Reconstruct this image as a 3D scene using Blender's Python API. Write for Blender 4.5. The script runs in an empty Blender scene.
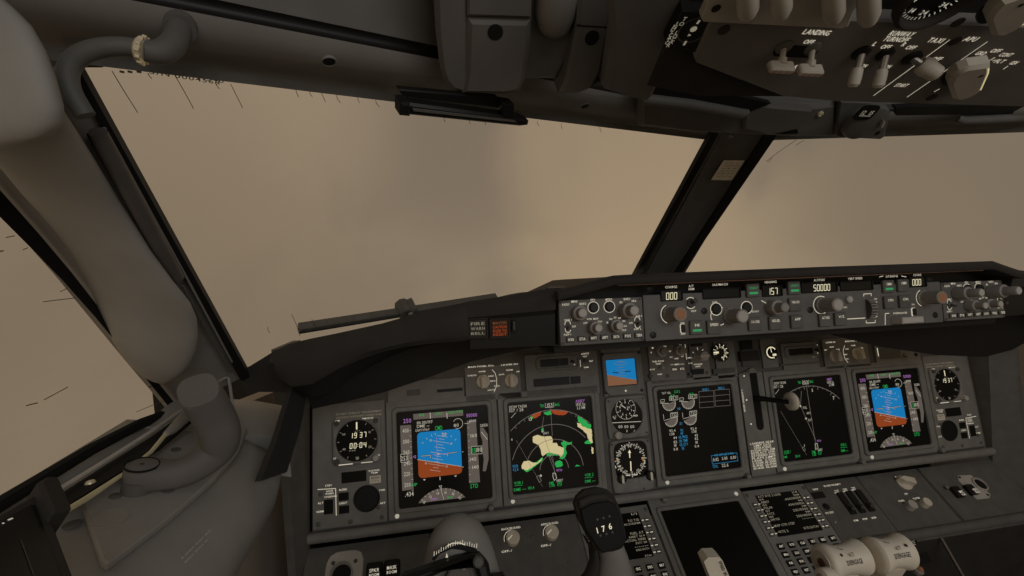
import bpy, bmesh, math, random
from mathutils import Vector, Matrix
random.seed(7)
SC = bpy.context.scene
COL = SC.collection
PI = math.pi
rad = math.radians

# ------------------------------------------------------------------ camera
FOCAL = 455.0                                    # pixels, for a 1024 x 576 frame
CAM = Vector((-0.5148, -0.8264, 0.4080))
R_X = Vector((0.98371, -0.17864, -0.02012))
R_D = Vector((-0.04021, -0.10956, -0.99317))
R_F = Vector((0.17522, 0.97780, -0.11495))
cd = bpy.data.cameras.new('camera')
cd.sensor_fit = 'HORIZONTAL'; cd.sensor_width = 36.0
cd.lens = FOCAL / 1024.0 * 36.0
cd.clip_start = 0.02; cd.clip_end = 500
cam = bpy.data.objects.new('camera', cd); COL.objects.link(cam)
rm = Matrix((R_X, -R_D, -R_F)).transposed()
cam.matrix_world = Matrix.Translation(CAM) @ rm.to_4x4()
SC.camera = cam

def ray(x, y):
    return R_X * ((x - 512) / FOCAL) + R_D * ((y - 288) / FOCAL) + R_F
def P(x, y, depth):                              # world point seen at a given distance along the view axis
    return CAM + ray(x, y) * depth
def on_plane(x, y, o, n):
    d = ray(x, y); return CAM + d * (n.dot(o - CAM) / n.dot(d))
def on_x(x, y, X):
    d = ray(x, y); return CAM + d * ((X - CAM.x) / d.x)
def on_y(x, y, Y):
    d = ray(x, y); return CAM + d * ((Y - CAM.y) / d.y)
def on_z(x, y, Z):
    d = ray(x, y); return CAM + d * ((Z - CAM.z) / d.z)

class Frame:                                     # a real plane of the cockpit: origin, right, up, outward normal
    def __init__(s, o, u, v):
        s.o = Vector(o); s.u = Vector(u).normalized(); s.n = s.u.cross(Vector(v)).normalized(); s.v = s.n.cross(s.u)
    def uv(s, x, y, w=0.0):
        p = on_plane(x, y, s.o + s.n * w, s.n) - s.o
        return (p.dot(s.u), p.dot(s.v))
    def world(s, u, v, w=0.0): return s.o + s.u * u + s.v * v + s.n * w
    def mat(s, u=0, v=0, w=0):
        m = Matrix((s.u, s.v, s.n)).transposed().to_4x4(); m.translation = s.world(u, v, w); return m
def tilted(o, deg):                              # plane facing the pilots, top leaning forward by deg
    t = rad(deg); return Frame(o, (1, 0, 0), (0, math.sin(t), math.cos(t)))
MIP = tilted((0, 0, 0), 15.0)
MCP = tilted((0, -0.2755, 0.2954), 9.24)
LOW = tilted((0, -0.048, -0.1401), 56.45)
OVH = Frame((-0.05, -0.485, 0.529), (1, 0, 0), (0, -0.92613, 0.37719))

# ------------------------------------------------------------------ materials
def lin(c):
    f = lambda v: (v / 12.92 if v <= 0.04045 else ((v + 0.055) / 1.055) ** 2.4)
    return tuple(f(v / 255.0) for v in c[:3]) + (1.0,)
M = {}
def paint(name, rgb, rough=0.6, var=0.12, scale=60.0, bump=0.0, metal=0.0, spec=0.35):
    m = bpy.data.materials.new(name); m.use_nodes = True
    nt = m.node_tree; b = nt.nodes['Principled BSDF']
    b.inputs['Roughness'].default_value = rough; b.inputs['Metallic'].default_value = metal
    b.inputs['Specular IOR Level'].default_value = spec
    c = lin(rgb)
    tc = nt.nodes.new('ShaderNodeTexCoord')
    n = nt.nodes.new('ShaderNodeTexNoise'); n.inputs['Scale'].default_value = scale; n.inputs['Detail'].default_value = 4
    nt.links.new(tc.outputs['Object'], n.inputs['Vector'])
    r = nt.nodes.new('ShaderNodeValToRGB')
    lo = tuple(v * (1 - var) for v in c[:3]) + (1,); hi = tuple(min(1, v * (1 + var)) for v in c[:3]) + (1,)
    r.color_ramp.elements[0].position = 0.3; r.color_ramp.elements[1].position = 0.7
    r.color_ramp.elements[0].color = lo; r.color_ramp.elements[1].color = hi
    nt.links.new(n.outputs['Fac'], r.inputs['Fac']); nt.links.new(r.outputs['Color'], b.inputs['Base Color'])
    if bump:
        n2 = nt.nodes.new('ShaderNodeTexNoise'); n2.inputs['Scale'].default_value = 900; n2.inputs['Detail'].default_value = 2
        nt.links.new(tc.outputs['Object'], n2.inputs['Vector'])
        bp = nt.nodes.new('ShaderNodeBump'); bp.inputs['Strength'].default_value = bump; bp.inputs['Distance'].default_value = 0.0006
        nt.links.new(n2.outputs['Fac'], bp.inputs['Height']); nt.links.new(bp.outputs['Normal'], b.inputs['Normal'])
    M[name] = m; return m
def glow(name, rgb, k=1.0):
    m = bpy.data.materials.new(name); m.use_nodes = True
    b = m.node_tree.nodes['Principled BSDF']
    b.inputs['Base Color'].default_value = (0.01, 0.01, 0.01, 1); b.inputs['Roughness'].default_value = 0.5
    b.inputs['Emission Color'].default_value = lin(rgb); b.inputs['Emission Strength'].default_value = k
    b.inputs['Specular IOR Level'].default_value = 0.1
    M[name] = m; return m

# ------------------------------------------------------------------ glyphs
CH = "ABCDEFGHIJKLMNOPQRSTUVWXYZ0123456789abcdefghijklmnopqrstuvwxyz/.-+%:<>()'#&,*[]="
GL = {}
def make_glyphs():
    tmp = []
    for ch in CH:
        c = bpy.data.curves.new('g', 'FONT'); c.body = ch; c.resolution_u = 2; c.size = 1; c.offset = 0.010
        o = bpy.data.objects.new('g', c); COL.objects.link(o); tmp.append((ch, o, c))
    dg = bpy.context.evaluated_depsgraph_get()
    for ch, o, c in tmp:
        me = bpy.data.meshes.new_from_object(o.evaluated_get(dg))
        vs = [(v.co.x, v.co.y) for v in me.vertices]; fs = [tuple(p.vertices) for p in me.polygons]
        GL[ch] = (vs, fs); bpy.data.meshes.remove(me)
    for ch, o, c in tmp:
        bpy.data.objects.remove(o); bpy.data.curves.remove(c)
    cap = max(y for x, y in GL['H'][0])
    for ch in CH:
        vs, fs = GL[ch]
        x0 = min(x for x, y in vs); x1 = max(x for x, y in vs)
        GL[ch] = ([((x - x0) / cap, y / cap) for x, y in vs], fs, (x1 - x0) / cap)
make_glyphs()
SEG = {'0': 'abcdef', '1': 'bc', '2': 'abged', '3': 'abgcd', '4': 'fgbc', '5': 'afgcd', '6': 'afgedc', '7': 'abc', '8': 'abcdefg', '9': 'abcdfg'}

# ------------------------------------------------------------------ mesh builder
class MB:
    def __init__(s): s.v = []; s.f = []; s.m = []; s.mi = 0; s.ch = []
    def add(s, vs, fs, mi=None):
        b = len(s.v); s.v += [tuple(v) for v in vs]; s.ch.append((b, len(s.v), len(s.f), len(s.f) + len(fs)))
        for f in fs: s.f.append(tuple(b + i for i in f)); s.m.append(s.mi if mi is None else mi)
        return s
    def prism(s, poly, z0, z1, bev=0.0, mi=None, bottom=True):
        n = len(poly)
        a = sum(poly[i][0] * poly[(i + 1) % n][1] - poly[(i + 1) % n][0] * poly[i][1] for i in range(n))
        if a < 0: poly = poly[::-1]
        rings = [(poly, z0)]
        if bev: rings += [(poly, z1 - bev), (inset(poly, bev), z1)]
        else: rings += [(poly, z1)]
        vs = []; fs = []
        for p, z in rings: vs += [(x, y, z) for x, y in p]
        for k in range(len(rings) - 1):
            for i in range(n):
                j = (i + 1) % n; fs.append((k * n + i, k * n + j, (k + 1) * n + j, (k + 1) * n + i))
        t = (len(rings) - 1) * n
        fs.append(tuple(range(t, t + n)))
        if bottom: fs.append(tuple(range(n - 1, -1, -1)))
        return s.add(vs, fs, mi)
    def box(s, x0, x1, y0, y1, z0, z1, bev=0.0, mi=None):
        return s.prism([(x0, y0), (x1, y0), (x1, y1), (x0, y1)], z0, z1, bev, mi)
    def ring(s, outer, inner, z0, z1, bev=0.0, mi=None, zi=None):
        n = len(outer); zi = z0 if zi is None else zi
        rr = [(outer, z0), (outer, z1 - bev)]
        if bev: rr.append((inset(outer, bev), z1))
        if bev: rr.append((inset(inner, -bev), z1))
        rr += [(inner, z1 - bev), (inner, zi)]
        vs = []; fs = []
        for p, z in rr: vs += [(x, y, z) for x, y in p]
        for k in range(len(rr) - 1):
            for i in range(n):
                j = (i + 1) % n; fs.append((k * n + i, k * n + j, (k + 1) * n + j, (k + 1) * n + i))
        return s.add(vs, fs, mi)
    def lathe(s, prof, cx=0, cy=0, n=20, mi=None, flute=0, depth=0.0):
        vs = []; fs = []; k = len(prof)
        for i in range(n):
            a = 2 * PI * i / n
            for r, z in prof:
                q = r * (1 - depth * (0.5 + 0.5 * math.cos(flute * a))) if flute else r
                vs.append((cx + q * math.cos(a), cy + q * math.sin(a), z))
        for i in range(n):
            j = (i + 1) % n
            for t in range(k - 1): fs.append((i * k + t, j * k + t, j * k + t + 1, i * k + t + 1))
        if prof[-1][0] > 1e-6: fs.append(tuple(i * k + k - 1 for i in range(n)))
        if prof[0][0] > 1e-6: fs.append(tuple(i * k for i in range(n - 1, -1, -1)))
        return s.add(vs, fs, mi)
    def disc(s, cx, cy, r, z, n=24, mi=None):
        return s.add([(cx + r * math.cos(2 * PI * i / n), cy + r * math.sin(2 * PI * i / n), z) for i in range(n)], [tuple(range(n))], mi)
    def poly(s, pts, z, mi=None):
        n = len(pts)
        a = sum(pts[i][0] * pts[(i + 1) % n][1] - pts[(i + 1) % n][0] * pts[i][1] for i in range(n))
        if a < 0: pts = pts[::-1]
        return s.add([(x, y, z) for x, y in pts], [tuple(range(n))], mi)
    def line(s, pts, w, z, mi=None, closed=False):
        n = len(pts); segs = n if closed else n - 1
        for i in range(segs):
            a = Vector(pts[i]); b = Vector(pts[(i + 1) % n]); d = b - a
            if d.length < 1e-9: continue
            q = Vector((-d.y, d.x)).normalized() * w / 2
            s.add([(a.x - q.x, a.y - q.y, z), (b.x - q.x, b.y - q.y, z), (b.x + q.x, b.y + q.y, z), (a.x + q.x, a.y + q.y, z)], [(0, 1, 2, 3)], mi)
        return s
    def arc(s, cx, cy, r, a0, a1, w, z, n=20, mi=None):
        return s.line([(cx + r * math.cos(rad(a0 + (a1 - a0) * i / n)), cy + r * math.sin(rad(a0 + (a1 - a0) * i / n))) for i in range(n + 1)], w, z, mi)
    def text(s, t, x, y, h, z, width=None, align='C', mi=None, rot=0.0, gap=0.16, bold=0.0):
        w = 0; seq = []
        for ch in t:
            if ch == ' ': w += 0.45; continue
            g = GL.get(ch) or GL['-']
            seq.append((g, w)); w += g[2] + gap
        w = max(w - gap, 0.1)
        sx = h if width is None else width / w
        ox = {'C': -w / 2, 'L': 0, 'R': -w}[align]
        c, sn = math.cos(rot), math.sin(rot)
        for g, px in seq:
            vs = []
            for gx, gy in g[0]:
                lx = (gx + px + ox) * sx; ly = (gy - 0.5) * h
                vs.append((x + lx * c - ly * sn, y + lx * sn + ly * c, z))
            s.add(vs, g[1], mi)
        return s
    def seg7(s, t, x, y, h, pitch, z, wd=None, mi=None, lw=None, slant=0.08):
        wd = wd or h * 0.42; lw = lw or h * 0.12; x0 = x - pitch * (len(t) - 1) / 2
        for k, ch in enumerate(t):
            cx = x0 + k * pitch
            sh = lambda px, py: (cx + px + slant * py, y + py)
            e = {'a': ((-wd / 2, h / 2), (wd / 2, h / 2)), 'b': ((wd / 2, h / 2), (wd / 2, 0)), 'c': ((wd / 2, 0), (wd / 2, -h / 2)), 'd': ((-wd / 2, -h / 2), (wd / 2, -h / 2)),
                 'e': ((-wd / 2, 0), (-wd / 2, -h / 2)), 'f': ((-wd / 2, h / 2), (-wd / 2, 0)), 'g': ((-wd / 2, 0), (wd / 2, 0))}
            if ch == ':':
                s.disc(*sh(0, h * .2), lw * .6, z, 8, mi); s.disc(*sh(0, -h * .2), lw * .6, z, 8, mi); continue
            for q in SEG.get(ch, ''):
                a, b = e[q]; s.line([sh(*a), sh(*b)], lw, z, mi)
        return s
    def tube(s, pts, r, n=12, caps=True, mi=None):
        pts = [Vector(p) for p in pts]; k = len(pts)
        rs = r if isinstance(r, (list, tuple)) else [r] * k
        ref = None; rings = []
        for i, p in enumerate(pts):
            d = (pts[min(i + 1, k - 1)] - pts[max(i - 1, 0)]).normalized()
            if ref is None:
                ref = d.orthogonal().normalized()
            ref = (ref - d * ref.dot(d)).normalized(); o = d.cross(ref)
            rings.append([p + (ref * math.cos(2 * PI * j / n) + o * math.sin(2 * PI * j / n)) * rs[i] for j in range(n)])
        return s.loft(rings, caps, mi)
    def loft(s, rings, caps=True, mi=None, closed=True):
        n = len(rings[0]); vs = [tuple(v) for r in rings for v in r]; fs = []
        for k in range(len(rings) - 1):
            for i in range(n if closed else n - 1):
                j = (i + 1) % n; fs.append((k * n + i, k * n + j, (k + 1) * n + j, (k + 1) * n + i))
        if caps and closed:
            fs.append(tuple(range(n - 1, -1, -1))); t = (len(rings) - 1) * n; fs.append(tuple(range(t, t + n)))
        return s.add(vs, fs, mi)
    def slab(s, pts, thick, mi=None):            # a 3-D polygon given real thickness (thick = vector)
        n = len(pts); a = [Vector(p) for p in pts]; b = [p + Vector(thick) for p in a]
        fs = [tuple(range(n)), tuple(range(2 * n - 1, n - 1, -1))]
        for i in range(n):
            j = (i + 1) % n; fs.append((i, i + n, j + n, j))
        return s.add([*a, *b], fs, mi)
    def mesh(s, name, mats, sharp=35):
        me = bpy.data.meshes.new(name); me.from_pydata(s.v, [], s.f)
        for m in mats: me.materials.append(M[m])
        me.polygons.foreach_set('material_index', s.m)
        bm = bmesh.new(); bm.from_mesh(me)
        bmesh.ops.recalc_face_normals(bm, faces=[f for f in bm.faces])
        bm.to_mesh(me); bm.free()
        me.polygons.foreach_set('use_smooth', [True] * len(me.polygons))
        me.set_sharp_from_angle(angle=rad(sharp)); me.update()
        return me
def inset(poly, d):
    n = len(poly); out = []
    for i in range(n):
        p0 = Vector(poly[i - 1]); p1 = Vector(poly[i]); p2 = Vector(poly[(i + 1) % n])
        a = (p1 - p0); b = (p2 - p1)
        if a.length < 1e-9 or b.length < 1e-9: out.append(tuple(p1)); continue
        a.normalize(); b.normalize()
        na = Vector((-a.y, a.x)); nb = Vector((-b.y, b.x)); m = na + nb
        if m.length < 1e-6: m = na
        m.normalize(); c = max(0.4, m.dot(na))
        out.append(tuple(p1 + m * (d / c)))
    return out
def rrect(cx, cy, w, h, r=0.0, n=4):
    if r <= 0: return [(cx - w / 2, cy - h / 2), (cx + w / 2, cy - h / 2), (cx + w / 2, cy + h / 2), (cx - w / 2, cy + h / 2)]
    out = []
    for sx, sy, a0 in ((1, -1, -90), (1, 1, 0), (-1, 1, 90), (-1, -1, 180)):
        for i in range(n + 1):
            a = rad(a0 + 90 * i / n); out.append((cx + sx * (w / 2 - r) + r * math.cos(a), cy + sy * (h / 2 - r) + r * math.sin(a)))
    return out
def circ(cx, cy, r, n=28, ry=None):
    ry = ry or r
    return [(cx + r * math.cos(2 * PI * i / n), cy + ry * math.sin(2 * PI * i / n)) for i in range(n)]
def squircle(cx, cy, w, h, n, r):                 # rounded rectangle resampled to n points, to pair with circ(n)
    out = []
    for i in range(n):
        a = 2 * PI * i / n; c, q = math.cos(a), math.sin(a)
        k = (abs(c) ** r + abs(q) ** r) ** (-1.0 / r)
        out.append((cx + c * k * w / 2, cy + q * k * h / 2))
    return out

def clusters(mb, gap=0.0075):                      # separate legends printed far apart become parts of their own
    bb = []
    for v0, v1, f0, f1 in mb.ch:
        vs = mb.v[v0:v1]; bb.append((min(v[0] for v in vs), max(v[0] for v in vs), min(v[1] for v in vs), max(v[1] for v in vs)))
    n = len(bb); par = list(range(n))
    if not n or max(b[1] for b in bb) - min(b[0] for b in bb) < 0.09: return [mb]
    def find(i):
        while par[i] != i: par[i] = par[par[i]]; i = par[i]
        return i
    for i in range(n):
        a = bb[i]
        for j in range(i):
            c = bb[j]
            if a[0] - gap < c[1] and c[0] - gap < a[1] and a[2] - gap < c[3] and c[2] - gap < a[3]: par[find(i)] = find(j)
    out = {}
    for i in range(n):
        m = out.setdefault(find(i), MB()); v0, v1, f0, f1 = mb.ch[i]
        for f in range(f0, f1): pass
        b = len(m.v); m.v += mb.v[v0:v1]
        for f in range(f0, f1): m.f.append(tuple(b + q - v0 for q in mb.f[f])); m.m.append(mb.m[f])
    return list(out.values())
# ------------------------------------------------------------------ objects
def link(name, data, parent=None, matrix=None):
    o = bpy.data.objects.new(name, data); COL.objects.link(o)
    if parent: o.parent = parent
    if matrix is not None: o.matrix_local = matrix
    return o
class Thing:                                      # an Empty that parents its parts; geometry in its own local space
    def __init__(s, name, label, cat, frame=None, at=(0, 0), w=0.0, group=None, loc=None, kind=None, px=None):
        s.fr = frame
        if frame is not None:
            if px: at = frame.uv(*px, w)
            s.u0, s.v0, s.w0 = at[0], at[1], w
            s.mat = frame.mat(at[0], at[1], w)
        else:
            s.mat = Matrix.Translation(Vector(loc))
        s.inv = s.mat.inverted()
        s.o = link(name, None, None, s.mat); s.o.empty_display_size = 0.02
        if kind: s.o['kind'] = kind
        if label: s.o['label'] = label
        if cat: s.o['category'] = cat
        if group: s.o['group'] = group
    def p(s, x, y, w=0.0):                        # pixel on this thing's plane (raised by w) -> local x, y
        u, v = s.fr.uv(x, y, s.w0 + w); return (u - s.u0, v - s.v0)
    def W(s, w): return s.inv @ Vector(w)
    def part(s, name, mb, mats, parent=None, label=None, kind=None, sharp=35, matrix=None):
        if isinstance(mats, str): mats = [mats]
        if name == 'lettering' and isinstance(mb, MB):
            for m in clusters(mb): o = link(name, m.mesh(name, mats, sharp), parent or s.o, matrix)
            return o
        o = link(name, mb.mesh(name, mats, sharp) if isinstance(mb, MB) else mb, parent or s.o, matrix)
        if label: o['label'] = label
        if kind: o['kind'] = kind
        return o
    def px(s, x=None, y=None):                    # metres per pixel (horizontal) near the thing's origin
        a = s.fr.world(s.u0, s.v0, s.w0); return (a - CAM).dot(R_F) / FOCAL
def solo(name, mb, mats, label=None, cat=None, loc=(0, 0, 0), kind=None, group=None, sharp=35, mat=None):
    if isinstance(mats, str): mats = [mats]
    o = link(name, mb.mesh(name, mats, sharp), None, mat if mat is not None else Matrix.Translation(Vector(loc)))
    if label: o['label'] = label
    if cat: o['category'] = cat
    if kind: o['kind'] = kind
    if group: o['group'] = group
    return o
# ------------------------------------------------------------------ palette
paint('panel', (130, 128, 122), 0.55, 0.10, 40, 0.25)            # main grey instrument paint
paint('panel_dark', (98, 96, 91), 0.6, 0.12, 40, 0.2)
paint('trim_grey', (132, 128, 122), 0.65, 0.10, 18, 0.15)        # moulded cabin trim
paint('side_grey', (150, 146, 139), 0.65, 0.10, 18, 0.15)
paint('pad_shaded', (82, 79, 75), 0.75, 0.10, 18, 0.15)  # pad grey with the shade of the top corner put into the colour
paint('pad_grey', (106, 102, 97), 0.7, 0.10, 18, 0.15)
paint('panel_shaded', (104, 101, 96), 0.55, 0.10, 40, 0.25)  # same paint as panel, shade put into the colour to offset the lamp
paint('warm_trim', (128, 100, 84), 0.6, 0.1, 40)
paint('rust', (96, 56, 40), 0.5, 0.1, 40)
paint('overhead_knob', (178, 170, 156), 0.5, 0.08, 60)
paint('overhead_face', (116, 111, 105), 0.6, 0.1, 30, 0.2)
paint('trim_dark', (100, 97, 92), 0.7, 0.12, 18, 0.15)
paint('hood_black', (52, 49, 45), 0.8, 0.15, 30, 0.3)
paint('black', (24, 22, 20), 0.5, 0.1, 30)
paint('rubber', (16, 15, 14), 0.75, 0.1, 30)
paint('screen_glass', (26, 25, 23), 0.28, 0.05, 10, spec=0.25)
paint('knob_grey', (186, 180, 170), 0.45, 0.08, 60)
paint('knob_mid', (150, 143, 135), 0.5, 0.08, 60)
paint('knob_dark', (84, 80, 76), 0.5, 0.08, 60)
paint('cream', (222, 212, 192), 0.45, 0.04, 30)
paint('metal', (150, 146, 140), 0.35, 0.1, 80, metal=0.8)
paint('chrome', (235, 222, 190), 0.25, 0.05, 30, metal=0.3)
paint('yellow_metal', (222, 212, 172), 0.35, 0.1, 60, metal=0.2)
paint('paper', (240, 230, 208), 0.8, 0.1, 40)
paint('orange', (172, 120, 86), 0.5, 0.1, 40)
paint('side_tan', (158, 148, 136), 0.7, 0.12, 8, 0.1)
glow('ink', (212, 202, 180), 0.85)                            # backlit lettering
glow('ink_dim', (140, 132, 114), 0.8)
glow('ink_warm', (205, 190, 140), 0.95)
glow('w', (176, 170, 154), 0.9)
glow('dimw', (118, 110, 102), 0.85)
glow('tape', (92, 84, 76), 0.95)
glow('blue', (18, 114, 172), 1.0)
glow('brown', (134, 60, 24), 1.0)
glow('brown2', (122, 84, 58), 1.0)
glow('green', (32, 146, 68), 1.0)
glow('magenta', (158, 106, 172), 0.9)
glow('cyan', (50, 128, 168), 0.9)
glow('amber', (190, 120, 40), 0.9)
glow('red', (150, 62, 26), 1.0)
glow('wxsand', (205, 190, 142), 0.95)
glow('wxgreen', (38, 158, 72), 1.0)
glow('greenbar', (46, 140, 82), 1.0)
glow('digit', (226, 216, 180), 1.0)
glow('fire', (150, 72, 40), 0.8)
# ------------------------------------------------------------------ sky (brown cloud all round)
w = bpy.data.worlds.new('sky'); SC.world = w; w.use_nodes = True
nt = w.node_tree; nt.nodes.clear()
out = nt.nodes.new('ShaderNodeOutputWorld'); bg = nt.nodes.new('ShaderNodeBackground')
tc = nt.nodes.new('ShaderNodeTexCoord')
n1 = nt.nodes.new('ShaderNodeTexNoise'); n1.inputs['Scale'].default_value = 2.6; n1.inputs['Detail'].default_value = 5; n1.inputs['Roughness'].default_value = 0.5; n1.inputs['Distortion'].default_value = 0.5
nt.links.new(tc.outputs['Generated'], n1.inputs['Vector'])
r1 = nt.nodes.new('ShaderNodeValToRGB'); e = r1.color_ramp.elements
e[0].position = 0.30; e[0].color = lin((120, 107, 92)); e[1].position = 0.68; e[1].color = lin((150, 133, 111))
nt.links.new(n1.outputs['Fac'], r1.inputs['Fac'])
col = r1.outputs['Color']
def puff(x, y, width, rgb, amount):               # a brighter or darker bank of cloud in that direction
    global col
    d = ray(x, y).normalized()
    vm = nt.nodes.new('ShaderNodeVectorMath'); vm.operation = 'DOT_PRODUCT'; vm.inputs[1].default_value = d
    nv = nt.nodes.new('ShaderNodeVectorMath'); nv.operation = 'NORMALIZE'
    nt.links.new(tc.outputs['Generated'], nv.inputs[0]); nt.links.new(nv.outputs[0], vm.inputs[0])
    wob = nt.nodes.new('ShaderNodeMath'); wob.operation = 'MULTIPLY_ADD'; wob.inputs[1].default_value = 0.06; wob.inputs[2].default_value = -0.03
    nt.links.new(n1.outputs['Fac'], wob.inputs[0])
    ad = nt.nodes.new('ShaderNodeMath'); ad.operation = 'ADD'; nt.links.new(vm.outputs['Value'], ad.inputs[0]); nt.links.new(wob.outputs[0], ad.inputs[1])
    mr = nt.nodes.new('ShaderNodeMapRange'); mr.interpolation_type = 'SMOOTHSTEP'
    mr.inputs['From Min'].default_value = math.cos(rad(width)); mr.inputs['From Max'].default_value = 1.0; mr.inputs['To Max'].default_value = amount
    nt.links.new(ad.outputs[0], mr.inputs['Value'])
    mx = nt.nodes.new('ShaderNodeMixRGB'); mx.inputs['Color2'].default_value = lin(rgb)
    nt.links.new(mr.outputs['Result'], mx.inputs['Fac']); nt.links.new(col, mx.inputs['Color1']); col = mx.outputs['Color']
puff(620, 262, 17, (162, 141, 114), 0.95)
puff(455, 150, 15, (122, 108, 93), 0.8)
puff(215, 110, 22, (146, 129, 108), 0.7)
puff(585, 140, 14, (154, 135, 111), 0.8)
puff(830, 250, 13, (158, 139, 114), 0.9)
puff(950, 190, 18, (120, 107, 91), 0.8)
puff(60, 400, 40, (122, 107, 89), 0.7)
nt.links.new(col, bg.inputs['Color']); bg.inputs['Strength'].default_value = 1.13
nt.links.new(bg.outputs[0], out.inputs['Surface'])

# added unseen fill light behind the crew seats, brightens the dark interior
ld = bpy.data.lights.new('added_fill_lamp', 'AREA'); ld.shape = 'RECTANGLE'; ld.size = 1.2; ld.size_y = 0.6; ld.energy = 7.6; ld.color = (0.97, 0.98, 1.0)
lo = bpy.data.objects.new('added_fill_lamp', ld); COL.objects.link(lo); lo.location = (0.1, -1.75, 0.93)
lo.rotation_euler = (rad(50), 0, 0)

# ------------------------------------------------------------------ glass
def glass(name):
    m = bpy.data.materials.new(name); m.use_nodes = True; nt = m.node_tree; nt.nodes.clear()
    o = nt.nodes.new('ShaderNodeOutputMaterial'); t = nt.nodes.new('ShaderNodeBsdfTransparent'); t.inputs['Color'].default_value = (0.97, 0.97, 0.96, 1)
    g = nt.nodes.new('ShaderNodeBsdfGlossy'); g.inputs['Roughness'].default_value = 0.05; g.inputs['Color'].default_value = (0.6, 0.6, 0.6, 1)
    x = nt.nodes.new('ShaderNodeMixShader'); x.inputs['Fac'].default_value = 0.03
    nt.links.new(t.outputs[0], x.inputs[1]); nt.links.new(g.outputs[0], x.inputs[2]); nt.links.new(x.outputs[0], o.inputs['Surface']); M[name] = m
glass('glass')
paint('streak', (120, 106, 88), 0.6)

PB = Vector((0, 0.145, 0.317)); PT = Vector((0, -0.121, 0.559))       # foot and head of the centre post
BL_ = Vector((0.527, 0.27, 0.026)); BR_ = Vector((0.527, -0.27, -0.026))
WL = Frame(PB, BL_, PT - PB); WR = Frame(PB, BR_, PT - PB)
POST = Frame(PB, (1, 0, 0), PT - PB)

def pane(name, fr, quad, streaks, seals):
    t = Thing(name, None, None, fr, (0, 0), kind='structure')
    t.part('pane', MB().prism([t.p(*q) for q in quad], -0.006, -0.002), 'glass')
    b = MB()
    for a, c, wd in streaks:
        b.line([t.p(*a), t.p((a[0] + c[0]) / 2 + random.uniform(-1, 1), (a[1] + c[1]) / 2), t.p(*c)], wd, -0.0015)
    if streaks: t.part('rain_streaks', b, 'streak', kind='stuff')
    for q in seals:
        t.part('seal', MB().prism([t.p(*v) for v in q], -0.004, 0.012), 'rubber')
    return t
st = []
for x, y, dx, dy in ((112, 72, 26, 42), (148, 74, 4, 6), (176, 78, 18, 32), (216, 84, 4, 6), (231, 85, 12, 24), (296, 90, 3, 8), (310, 92, 3, 6), (322, 94, 4, 9), (337, 96, 4, 8), (358, 98, 2, 6), (376, 101, 4, 7),
                     (445, 118, 1, 5), (470, 121, 1, 4), (485, 122, 1, 4), (538, 122, 2, 5), (562, 124, 1, 6), (600, 128, 2, 5)):
    st.append(((x, y), (x + dx, y + dy), 0.0005))
for x, y, dx, dy in ((292, 315, 8, 22), (312, 320, 5, 10), (325, 319, 5, 9), (338, 322, 3, 5), (353, 316, 3, 8), (371, 315, 1, 5), (386, 312, 1, 4), (268, 328, 2, 6)):
    st.append(((x, y), (x + dx, y + dy), 0.0006))
pane('window_1', WL, [(62, 40), (735, 112), (628, 300), (262, 425)], st,
     [[(73, 66), (82, 66), (250, 373), (239, 373)]])
pane('window_2', WR, [(728, 120), (1075, 112), (1075, 320), (640, 300)], [((797, 140), (766, 162), 0.0008), ((804, 141), (796, 146), .0008), ((772, 158), (768, 163), .0008)], [])

# side window: leans in a little, its foot along the sill
WS = Frame((-0.842, -0.2, 0.195), (-0.03, -1, 0), (0.22, -0.2, 1.0))
WS = Frame((-0.842, -0.2, 0.195), (0.06, 1, 0), (0.14, -0.25, 1.0))
ss = [((8, 238), (17, 236), .0007), ((25, 250), (30, 248), .0007), ((62, 292), (70, 288), .0007), ((45, 302), (78, 298), .0007), ((46, 400), (70, 387), .0009), ((28, 406), (40, 403), .001), ((138, 412), (168, 400), .0007), ((150, 387), (162, 386), .001), ((70, 458), (110, 442), .0007), ((38, 478), (60, 472), .0007), ((0, 252), (6, 251), .001)]
pane('window_3', WS, [(-260, -60), (40, -60), (210, 440), (150, 470), (-260, 690)], ss, [])

# centre post
t = Thing('trim_1', None, None, POST, (0, 0), kind='structure')
t.part('post_core', MB().prism([t.p(714, 128), t.p(772, 128), t.p(674, 290), t.p(628, 290)][::-1], -0.005, 0.002), 'trim_dark')
for q in ([(710, 132), (717, 132), (640, 276), (632, 276)], [(764, 132), (776, 132), (678, 276), (671, 276)]):
    t.part('seal', MB().prism([t.p(*v) for v in q], -0.004, 0.006), 'rubber')
t.part('ridge', MB().prism([t.p(720, 132), t.p(727, 132), t.p(650, 276), t.p(643, 276)], 0.002, 0.006, 0.001), 'panel_dark')
pl = Thing('placard', 'pale printed paper placard stuck on the post between the windshields', 'placard', POST, px=(728, 170), w=0.0065)
pl.part('sheet', MB().prism([pl.p(723.8, 160.4), pl.p(744.4, 160.4), pl.p(731.6, 180.2), pl.p(711.1, 179.9)], -0.0004, 0.0004), 'paper')
b = MB()
for k in range(1, 7):
    f = k / 7.5; xl = 723.8 - 12.7 * f; xr = 744.4 - 12.8 * f; y = 160.4 + 19.6 * f
    if k in (2, 5): b.line([pl.p(xl + 2, y), pl.p(xr - 2, y)], 0.0007, 0.0006)
    else:
        for q in range(3): b.line([pl.p(xl + 3 + q * 5.5, y), pl.p(xl + 6 + q * 5.5, y)], 0.0009, 0.0006)
for q in range(1, 3): b.line([pl.p(719 + 5.6 * q, 170), pl.p(714.5 + 5.6 * q, 177)], 0.0006, 0.0006)
pl.part('lettering', b, 'streak')

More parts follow.
